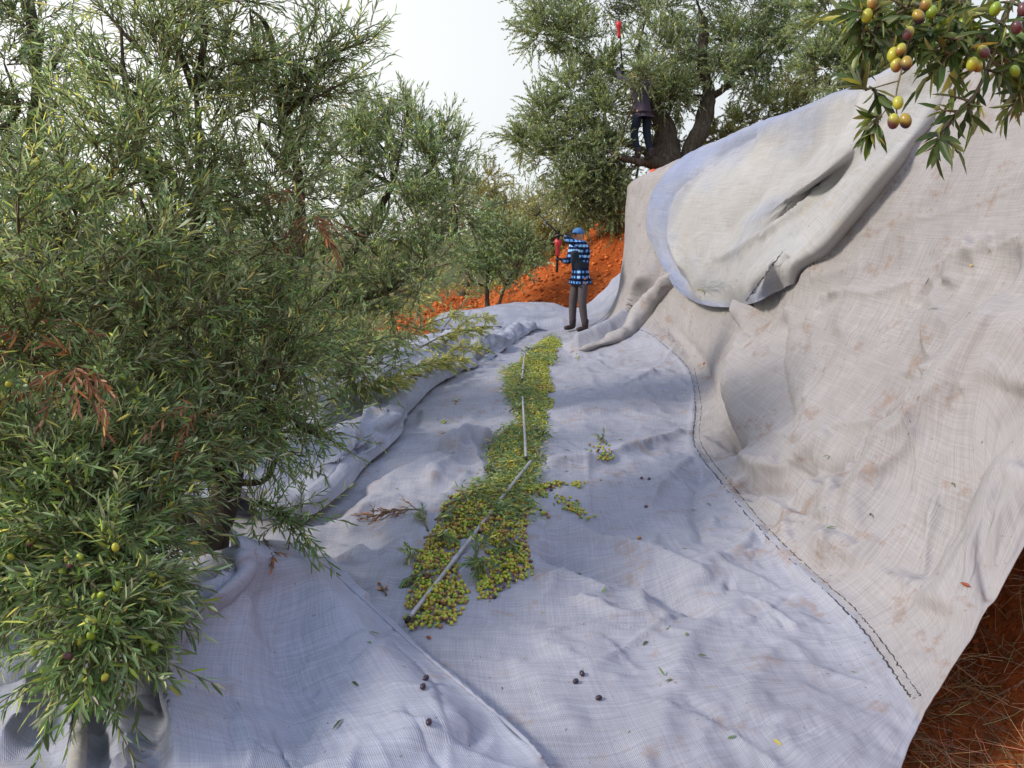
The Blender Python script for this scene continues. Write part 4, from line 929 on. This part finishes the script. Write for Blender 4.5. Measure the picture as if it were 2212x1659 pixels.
VV = cl[:, None] + oV[None, :, 0:1] * U[:, None] + oV[None, :, 1:2] * W[:, None] + oV[None, :, 2:3] * ax[:, None]
tt = np.array(OL_COL)[pick_col(np.full(n, .25), n)]
sc = link('scattered_olives', mesh_np('scattered_olives', VV.reshape(-1, 3), (np.arange(n)[:, None, None] * len(oV) + np.array(oF)[None]).reshape(-1, 4), M['olive'], True, np.repeat(tt, len(oV), 0)))
tag(sc, 'small drifts of olives lying apart from the strip on the floor net', 'olives', None, 'stuff')

# ------------------------------------------------------------------ poles lying on the strip
M['pole'] = simple('pole_metal', (0.38, 0.37, 0.38), 0.42, 0.5, 0.22, 14, 0.25)
M['black'] = simple('black_rubber', (0.02, 0.02, 0.022), 0.6)
def pole(p0, p1, r, label, collars, l0, l1):
    a, b_ = hit(*p0), hit(*p1); a, b_ = a[0] + a[1] * l0, b_[0] + b_[1] * l1
    rt = empty('harvesting_pole', (a + b_) / 2, label, 'pole')
    mb = MB(); mid = (a + b_) / 2
    P = spline([a, (a * 2 + b_) / 3, (a + 2 * b_) / 3 + np.array((0, 0, .004)), b_], 24); mb.add(*tube(P, np.linspace(r, r * .9, 24), 14)); mb.build('shaft', M['pole'], rt, np.array(rt.location))
    d = nrm(b_ - a); ln = np.linalg.norm(b_ - a)
    for t in collars:
        mb = MB(); c = a + d * ln * t; mb.add(*tube([c - d * .035, c - d * .033, c + d * .033, c + d * .035], [r * 1.05, r * 1.14, r * 1.14, r * 1.05], 14)); mb.build('collar', M['pole'], rt, np.array(rt.location))
    mb = MB(); mb.add(*tube([a - d * .03, a + d * .012], [r * .8, r * 1.03], 12)); mb.build('end_cap', M['black'], rt, np.array(rt.location))
    return rt
pole((884, 1352), (1150, 1022), 0.0108, 'long grey metal pole lying aslant across the near olives', (.28, .62), 0.035, 0.085)
pole((1137, 1012), (1129, 875), 0.0100, 'second grey pole lying lengthwise on the middle of the olive strip', (.5,), 0.075, 0.075)
pole((1128, 835), (1133, 778), 0.0105, 'third short piece of pole poking out of the far olives', (.5,), 0.08, 0.08)

# ------------------------------------------------------------------ cut branches on the left net, dry twigs
def cut_branch(p0, p1, lift0, lift1, label, mat, ntw, ll, group, name='cut_branch', nl=15, tw=(.12, .3), cat='branch', lw=None):
    a, b_ = hit(*p0), hit(*p1)
    a = a[0] + np.array((0, 0, lift0)); b_ = b_[0] + np.array((0, 0, lift1))
    rt = empty(name, a, label, cat, group)
    P = spline([a, (a + b_) / 2 + np.array((0, 0, .06 * np.linalg.norm(b_ - a))), b_], 14)
    mb = MB(); mb.add(*tube(P, np.linspace(.009, .003, 14) * ll / .06, 6))
    t = rng.uniform(0.1, 1.0, ntw); i = np.clip((t * 13).astype(int), 0, 12); o = P[i] + (P[i + 1] - P[i]) * (t * 13 - i)[:, None]
    d = nrm(nrm(b_ - a) * .8 + rng.normal(0, .42, (ntw, 3)) * np.array((1, 1, .7)))
    V, F, T, sV, sF = sprays(o, d, rng.uniform(*tw, ntw), rng.uniform(0, .3, ntw), nl, ll, lw or ll * .10, True, .3, .1, .6)
    link('leaves', mesh_np('leaves', V - a, F, mat, True, T), rt); mb.add(sV, sF.tolist()); mb.build('stem', M['twig'], rt, a)
for k, (p0, p1, l0, l1) in enumerate([((745, 840), (880, 760), .05, .2), ((790, 865), (950, 815), .05, .15), ((840, 790), (985, 730), .15, .3), ((880, 740), (1010, 665), .2, .45), ((770, 790), (880, 700), .2, .4), ((930, 800), (1040, 770), .05, .1), ((860, 830), (990, 800), .05, .1), ((720, 770), (840, 715), .3, .4),
                                     ((830, 720), (935, 655), .35, .5), ((960, 720), (1075, 655), .1, .35), ((905, 770), (1030, 745), .1, .2), ((700, 830), (800, 790), .1, .2), ((960, 760), (1060, 715), .1, .2), ((820, 750), (930, 700), .3, .4), ((730, 860), (850, 850), .02, .08), ((900, 700), (960, 640), .3, .5)]):
    cut_branch(p0, p1, l0, l1, 'cut olive branch with pale green leaves in the pile on the left net', M['leaf_cut'], 40, .075, 'cut branches piled on the left net')
cut_branch((915, 1108), (800, 1128), .02, .03, 'dry rust coloured twig lying on the floor net left of the olive strip', M['leaf_dry'], 22, .036, None, 'dry_twig', 10, (.06, .14), 'twig', .003)
cut_branch((570, 1170), (590, 1215), .01, .01, 'small dry sprig lying on the hump of the front net', M['leaf_dry'], 7, .036, None, 'dry_twig', 8, (.05, .1), 'twig', .003)
cut_branch((835, 1290), (820, 1265), .01, .01, 'little dry sprig left of the near end of the olive strip', M['leaf_dry'], 4, .03, None, 'dry_twig', 6, (.03, .06), 'twig', .003)
cut_branch((925, 1150), (905, 1120), .01, .03, 'green leafy sprig at the left margin of the olive strip', M['leaf'], 8, .045, None, 'leafy_twig', 10, (.06, .12), 'twig')
cut_branch((1020, 1240), (1040, 1190), .02, .04, 'green leafy sprig under the aslant pole between two drifts of olives', M['leaf'], 9, .05, None, 'leafy_twig', 12, (.07, .14), 'twig')
cut_branch((1120, 850), (1100, 815), .03, .06, 'bright green leafy sprig at the far left margin of the olive strip', M['leaf_cut'], 14, .055, None, 'leafy_twig', 12, (.1, .18), 'twig')
for k in range(16):
    px, py = [(900, 1230), (915, 1180), (940, 1140), (960, 1110), (985, 1075), (1010, 1120), (1060, 1010), (1080, 960), (1100, 900), (1170, 1010), (1120, 860), (1150, 760), (1090, 1180), (1060, 1230), (930, 1260), (1140, 940)][k]
    a_ = rng.uniform(0, 6.28); l_ = rng.uniform(28, 60) * py / 1100
    cut_branch((px, py), (px + l_ * math.cos(a_), py + l_ * .6 * math.sin(a_)), .045, .05, 'short leafy twig lying among the fallen olives of the strip', M['leaf'], 7, .048, 'leafy twigs mixed into the olive strip', 'leafy_twig', 12, (.05, .11), 'twig')
cut_branch((1510, 650), (1526, 636), .01, .03, 'tiny yellow green sprig caught on the hem of the hanging flap', M['leaf_cut'], 5, .05, None, 'leafy_twig', 8, (.06, .1), 'twig')
cut_branch((1310, 962), (1296, 950), .01, .02, 'small leafy sprig beside the lone drift of olives on the floor net', M['leaf'], 6, .045, None, 'leafy_twig', 8, (.05, .09), 'twig')
for (px, py, lab) in [(930, 1384, 'red dry leaf just below the tip of the aslant pole'), (822, 1266, 'red dry leaf left of the near end of the olive strip'), (2098, 1270, 'rusty red dry leaf low on the right bank net near its edge')]:
    h = hit(px, py); mt = M['leaf_dry']
    d = nrm(np.cross(h[1], np.array((.9, .5, .2)))); V, F, kk = leaves((h[0] + h[1] * .006)[None], d[None], h[1][None], np.array([.04]), np.array([.007]))
    V = np.concatenate([V, V - h[1] * .0015]); F = np.concatenate([F, F[:, ::-1] + kk])
    o = link('dry_leaf', mesh_np('dry_leaf', V, F, mt, True, np.array([[1.1, .6, .5]]).repeat(len(V), 0))); tag(o, lab, 'leaf')

# ------------------------------------------------------------------ dry grass and clods
n = 2600; bx_, by_ = rng.uniform(1.0, 2.6, n), rng.uniform(1.2, 3.6, n)
O = np.stack([bx_, by_, terrain(bx_, by_)], -1); D = nrm(rng.normal(0, 1, (n, 3)) * np.array((1, 1, .25)) + np.array((-.35, -.1, .12)))
Ln = rng.uniform(.06, .38, n) ** 1.0; P = curve_pts(O, D, Ln, rng.uniform(-.1, .5, n), 7, .006)
P[..., 2] = np.maximum(P[..., 2], terrain(P[..., 0], P[..., 1]) + .004)
V, F = stems(P, .0016, .0005); T = np.array((.46, .29, .16)) * rng.uniform(.2, 1.4, (n, 1)) * (1 + rng.normal(0, .12, (n, 3)))
dg = link('dry_grass', mesh_np('dry_grass', V, F, M['straw'], True, np.repeat(T, 21, 0))); tag(dg, 'dry straw and roots on the shaded red soil beyond the edge of the net', 'grass', None, 'stuff')
n = 5200; bx_ = np.concatenate([rng.uniform(-2.5, 3.2, 3900), rng.uniform(1.0, 2.8, 1300)]); by_ = np.concatenate([rng.uniform(12.8, 19, 3900), rng.uniform(1.2, 3.8, 1300)])
O = np.stack([bx_, by_, terrain(bx_, by_)], -1); cV, cF = ellipsoid((0, 0, 0), (1, 1, .7), 7, 5)
sz = np.where(by_ > 8, rng.uniform(.012, .05, n), rng.uniform(.004, .018, n))
VV = O[:, None] + cV[None] * sz[:, None, None]; VV = VV.reshape(-1, 3); VV = VV + np.repeat(sz, len(cV))[:, None] * .45 * np.stack([fbm(VV * 30, 2, 3), fbm(VV * 30, 2, 4), fbm(VV * 30, 2, 5)], -1)
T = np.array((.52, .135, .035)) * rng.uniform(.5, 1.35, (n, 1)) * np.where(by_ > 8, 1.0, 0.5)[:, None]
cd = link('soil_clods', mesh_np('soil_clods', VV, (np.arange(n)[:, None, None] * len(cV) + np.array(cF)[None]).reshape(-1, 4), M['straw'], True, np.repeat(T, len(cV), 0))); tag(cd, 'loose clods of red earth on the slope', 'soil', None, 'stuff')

# ------------------------------------------------------------------ people
def skin(name, nodes, edges, mat, parent, sub=2, root=0):
    """nodes: name -> (xyz, radius or (rx, ry)); one continuous surface grown round the joints"""
    me = bpy.data.meshes.new(name + '_sk'); ks = list(nodes)
    me.from_pydata([nodes[k][0] for k in ks], [(ks.index(a), ks.index(b)) for a, b in edges], [])
    o = bpy.data.objects.new(name + '_sk', me); COL.objects.link(o)
    o.modifiers.new('s', 'SKIN').use_smooth_shade = True
    sv = me.skin_vertices[0].data
    for i, k in enumerate(ks):
        r = nodes[k][1]; sv[i].radius = r if isinstance(r, tuple) else (r, r); sv[i].use_root = (i == root)
    sd_ = o.modifiers.new('u', 'SUBSURF'); sd_.levels = sub
    dg_ = bpy.context.evaluated_depsgraph_get(); dg_.update()
    m2 = bpy.data.meshes.new_from_object(o.evaluated_get(dg_)); m2.name = name
    bpy.data.objects.remove(o); bpy.data.meshes.remove(me)
    m2.materials.clear(); m2.materials.append(mat)
    for p in m2.polygons: p.use_smooth = True
    return link(name, m2, parent)
M['skin'] = simple('skin', (0.46, 0.20, 0.12), 0.5, 0.4, .12, 20)
M['hair'] = simple('hair', (0.05, 0.04, 0.035), 0.8)
M['trousers'] = simple('trousers', (0.085, 0.07, 0.075), 0.9)
M['boots'] = simple('boots', (0.045, 0.03, 0.032), 0.7)
M['cap'] = simple('cap_blue', (0.06, 0.17, 0.38), 0.8)
M['red'] = simple('red_plastic', (0.55, 0.03, 0.035), 0.4, .5)
M['jacket'] = simple('dark_jacket', (0.065, 0.05, 0.075), 0.9)
M['navy'] = simple('navy_trousers', (0.012, 0.018, 0.035), 0.9)
def plaid():
    m, N, L, b = newmat('plaid_shirt', 0.9, 0.1)
    t = N.new('ShaderNodeTexCoord'); f = []
    for ax_, s_ in (('X', 13.0), ('Z', 11.0), ('Y', 13.0)):
        w = N.new('ShaderNodeTexWave'); w.bands_direction = ax_; w.inputs['Scale'].default_value = s_ / 3.0; w.inputs['Distortion'].default_value = 0.25
        L.new(t.outputs['Object'], w.inputs['Vector']); f.append(ramp(N, L, w.outputs['Fac'], [(0.45, (0, 0, 0)), (0.6, (1, 1, 1))]).outputs[0])
    a = mix(N, L, 0.5, f[0], f[2]); a = mix(N, L, 0.5, a, f[1])
    L.new(ramp(N, L, a, [(0.25, (0.012, 0.016, 0.04)), (0.6, (0.02, 0.05, 0.15)), (0.72, (0.10, 0.32, 0.72)), (0.97, (0.40, 0.62, 0.9))]).outputs[0], b.inputs['Base Color']); return m
M['plaid'] = plaid()
M['vest'] = simple('dark_vest', (0.015, 0.022, 0.035), 0.8)
def hand(p, d, up, s, mat, parent, name='glove'):
    """palm plus five curled fingers; p wrist, d pointing direction, up back of the hand"""
    d, up = nrm(np.array(d, float)), nrm(np.array(up, float)); sd_ = np.cross(d, up); up = np.cross(sd_, d); p = np.array(p, float); mb = MB()
    eV, eF = ellipsoid((0, 0, 0), (.5, .5, .5), 10, 8)
    mb.add(p + (eV[:, :1] * .105 + .05) * d + eV[:, 1:2] * .085 * sd_ + eV[:, 2:] * .042 * up, eF)
    for k, (o_, l) in enumerate([(-.03, .07), (-.01, .08), (.01, .076), (.03, .06)]):
        b0 = p + d * .09 + sd_ * o_; mb.add(*tube([b0, b0 + d * l * .45 - up * .006, b0 + d * l * .62 - up * l * .38, b0 + d * l * .4 - up * l * .7], [.010, .010, .009, .006], 7))
    b0 = p + d * .03 + sd_ * -.04; mb.add(*tube([b0, b0 + d * .03 - sd_ * .025 - up * .01, b0 + d * .055 - sd_ * .012 - up * .03], [.012, .011, .007], 7))
    return mb.build(name, mat, parent)
def face(root, hc, s=1.0, cap=None, hairm=None):
    """head centre hc in local axes, face towards +Y"""
    x, y, z = hc; mb = MB()
    mb.add(*ellipsoid((x, y + .098, z - .008), (.014, .022, .024), 8, 6)); mb.build('nose', M['skin'], root)
    for sx_ in (-1, 1):
        mb = MB(); mb.add(*ellipsoid((x + sx_ * .034, y + .083, z + .018), (.013, .009, .008), 8, 6)); mb.build('eye', M['hair'], root)
        mb = MB(); mb.add(*ellipsoid((x + sx_ * .078, y - .004, z), (.012, .022, .034), 8, 6)); mb.build('ear', M['skin'], root)
    mb = MB(); mb.add(*ellipsoid((x, y + .088, z - .052), (.026, .010, .007), 8, 6)); mb.build('mouth', M['hair'], root)
    if cap:
        cp = MB(); V, F = ellipsoid((x, y, z + .035), (.088, .108, .095), 16, 10); V[:, 2] = np.maximum(V[:, 2], z + .03); cp.add(V, F); c = cp.build('cap', cap, root)
        br = MB(); V, F = ellipsoid((x, y + .12, z + .045), (.075, .085, .009), 14, 6); V[:, 2] -= .25 * np.maximum(0, V[:, 1] - y - .11) ; br.add(V, F); br.build('brim', M['navy'], c)
    if hairm:
        h = MB(); V, F = ellipsoid((x, y - .02, z + .02), (.086, .098, .108), 14, 10); h.add(V, F); h.build('hair', hairm, root)
LEGS = [('pel', 'hipL'), ('hipL', 'kneL'), ('kneL', 'ankL'), ('pel', 'hipR'), ('hipR', 'kneR'), ('kneR', 'ankR')]
TORSO = [('pel', 'wai'), ('wai', 'che'), ('che', 'nek'), ('nek', 'hed'), ('hed', 'top'), ('che', 'shL'), ('shL', 'elL'), ('elL', 'wrL'), ('che', 'shR'), ('shR', 'elR'), ('elR', 'wrR')]
def person(loc, rotz, scale, J, label, mats, cap=None, hairm=None, gl=None):
    rt = empty('person', loc, label, 'person'); rt.rotation_euler = (0, 0, rotz); rt.scale = (scale,) * 3
    rad = dict(pel=.125, wai=.12, che=.14, nek=.056, hed=.09, top=.068, shL=.068, shR=.068, elL=.045, elR=.045, wrL=.032, wrR=.032, hipL=.08, hipR=.08, kneL=.06, kneR=.06, ankL=.042, ankR=.042, toeL=.035, toeR=.035)
    body = {k: (J[k], rad[k] * (.78 if k in ('pel', 'wai', 'che', 'hipL', 'hipR', 'shL', 'shR') else 1)) for k in rad if k in J}
    skin('body', body, TORSO + LEGS, M['skin'], rt)
    cl = lambda ks, g: {k: (J[k], tuple(q + g for q in (rad[k] if isinstance(rad[k], tuple) else (rad[k],) * 2))) for k in ks}
    sh = cl(['pel', 'wai', 'che', 'shL', 'elL', 'wrL', 'shR', 'elR', 'wrR'], .018); nk = np.array(J['nek']) * .6 + np.array(J['che']) * .4; sh['col'] = (tuple(nk), (.075, .075))
    hem = np.array(J['pel']) + np.array((0, 0, -.07)); sh['hem'] = (tuple(hem), (.17, .17)); sh['pel'] = (J['pel'], (.155, .155))
    skin('shirt', sh, [('pel', 'wai'), ('pel', 'hem'), ('wai', 'che'), ('che', 'col'), ('che', 'shL'), ('shL', 'elL'), ('elL', 'wrL'), ('che', 'shR'), ('shR', 'elR'), ('elR', 'wrR')], mats[0], rt)
    skin('trousers', cl(['hipL', 'kneL', 'ankL', 'hipR', 'kneR', 'ankR'], .016), [('hipL', 'hipR')] + [e for e in LEGS if e[0] != 'pel'], mats[1], rt)
    for s_ in 'LR':
        a = np.array(J['ank' + s_]); b_ = {'sh': (tuple(a + np.array((0, -.01, .12))), (.066, .062)), 'an': (tuple(a + np.array((0, 0, -.01))), .062), 'he': (tuple(a + np.array((0, -.02, -.055))), (.05, .05)), 'ba': (tuple(a + np.array((0, .10, -.065))), (.05, .045)), 'to': (tuple(a + np.array((0, .17, -.07))), (.042, .034))}
        skin('boot', b_, [('sh', 'an'), ('an', 'he'), ('he', 'ba'), ('ba', 'to')], M['boots'], rt)
        w, e = np.array(J['wr' + s_]), np.array(J['el' + s_]); hand(w + (w - e) * .03, w - e, (0, 0, 1) if abs((w - e)[2]) < .25 else (0, 1, 0), 1, gl or M['skin'], rt, 'glove' if gl else 'hand')
    face(rt, J['hed'], 1, cap, hairm)
    return rt
# the man on the far end of the net: half turned, both hands on a red handled harvesting tool
mh = hit(1252, 702)
mz = mh[0][2]; mloc = at(1252, 704, (mh[0][1] * CS) + 0.05); mloc = np.array((mloc[0], mh[0][1] - .25, drop(mloc[0], mh[0][1] - .25, .8)[0][2]))
J1 = dict(pel=(0, 0, .93), wai=(0, .01, 1.10), che=(0, .02, 1.33), nek=(0, .03, 1.47), hed=(0, .06, 1.575), top=(0, .045, 1.66), shL=(-.19, .03, 1.41), elL=(-.20, .27, 1.46), wrL=(-.10, .40, 1.56), shR=(.19, .03, 1.41), elR=(.21, .10, 1.14), wrR=(.12, .30, 1.18),
          hipL=(-.10, 0, .88), kneL=(-.12, .04, .49), ankL=(-.13, -.02, .10), hipR=(.10, 0, .88), kneR=(.13, .06, .49), ankR=(.15, .05, .10))
MROT = R(118); MS = 0.92
man = person(mloc, MROT, MS, J1, 'man in blue plaid shirt, dark vest and blue cap holding up a red handled tool', (M['plaid'], M['trousers']), M['cap'], None, M['black'])
def wpt(root, p): return np.array(Matrix.Translation(root.location) @ Matrix.Rotation(root.rotation_euler.z, 4, 'Z') @ Matrix.Scale(root.scale[0], 4) @ Vector(p))
def tool(a, b_, tip, label, red_at):
    """black shaft with a red motor grip between a and b_, carrying on to tip"""
    rt = empty('harvester_tool', a, label, 'tool'); l = np.array(rt.location); d = nrm(b_ - a)
    mb = MB(); mb.add(*tube([a - d * .22, a - d * .2, b_, tip], [.018, .022, .016, .010], 8)); mb.build('shaft', M['black'], rt, l)
    q0, q1 = red_at; mb = MB(); mb.add(*tube([q0, q0 + (q1 - q0) * .15, q0 + (q1 - q0) * .6, q0 + (q1 - q0) * .75, q1], [.028, .034, .032, .055, .05], 10)); mb.build('grip', M['red'], rt, l)
    dt = nrm(tip - b_); sd_ = nrm(np.cross(dt, np.array((0, 1.0, .1)))); mb = MB()
    for k in range(-3, 4): mb.add(*tube([tip + sd_ * k * .012, tip + dt * .16 + sd_ * k * .045 + np.array((0, 0, 0.0))], [.006, .004], 5))
    mb.build('fingers', M['black'], rt, l); return rt
skin('vest', dict(lo=((0, .0, .98), .165), mid=((0, .01, 1.12), .16), up=((0, .02, 1.28), .172), top=((0, .025, 1.36), .15)), [('lo', 'mid'), ('mid', 'up'), ('up', 'top')], M['vest'], man)
wl_, wr_ = wpt(man, (-.05, .47, 1.60)), wpt(man, (.09, .40, 1.20))
tool(wr_, wl_, wl_ + nrm(wl_ - wr_) * .2 + np.array((-.30, 0, .10)), 'black shafted harvesting tool with a red grip held by the plaid shirted man', (wr_ + (wl_ - wr_) * .12, wr_ + (wl_ - wr_) * .78))
# second person up in the big tree
p2 = at(1386, 345, 14.2)
J2 = dict(pel=(0, 0, .90), wai=(0, .05, 1.06), che=(0, .14, 1.28), nek=(0, .20, 1.42), hed=(0, .25, 1.52), top=(0, .25, 1.61), shL=(-.19, .14, 1.36), elL=(-.27, .34, 1.42), wrL=(-.16, .50, 1.60), shR=(.19, .14, 1.36), elR=(.27, .30, 1.22), wrR=(.15, .48, 1.34),
          hipL=(-.10, 0, .86), kneL=(-.12, .10, .48), ankL=(-.12, -.02, .10), hipR=(.10, 0, .86), kneR=(.12, .02, .48), ankR=(.13, -.10, .10))
per2 = person(p2, R(35), 1.0, J2, 'person in dark jacket and navy trousers standing in the big tree on the bank', (M['jacket'], M['navy']), None, M['hair'], M['black'])
a2 = wpt(per2, (0, .52, 1.42)); t2 = at(1336, 62, 14.0); tool(a2, a2 + (t2 - a2) * .55, t2 + np.array((0, 0, .25)), 'long harvesting tool with a red head raised into the big tree by the person there', (t2 + np.array((.015, 0, -.16)), t2 + np.array((0, 0, .12))))
# small container by the net's top edge
ct = at(1411, 384, 11.4); rt = empty('container', ct, 'small dark container with an orange red lid behind the top edge of the net', 'container')
mb = MB(); mb.add(*tube([(0, 0, -.06), (0, 0, .03), (0, 0, .05)], [.05, .055, .04], 14)); mb.build('body', M['boots'], rt)
M['lid'] = simple('lid_orange', (0.62, 0.10, 0.03), 0.5)
mb = MB(); mb.add(*tube([(0, 0, .045), (0, 0, .06), (0, 0, .11), (0, 0, .125)], [.05, .058, .05, .02], 14)); mb.build('lid', M['lid'], rt)
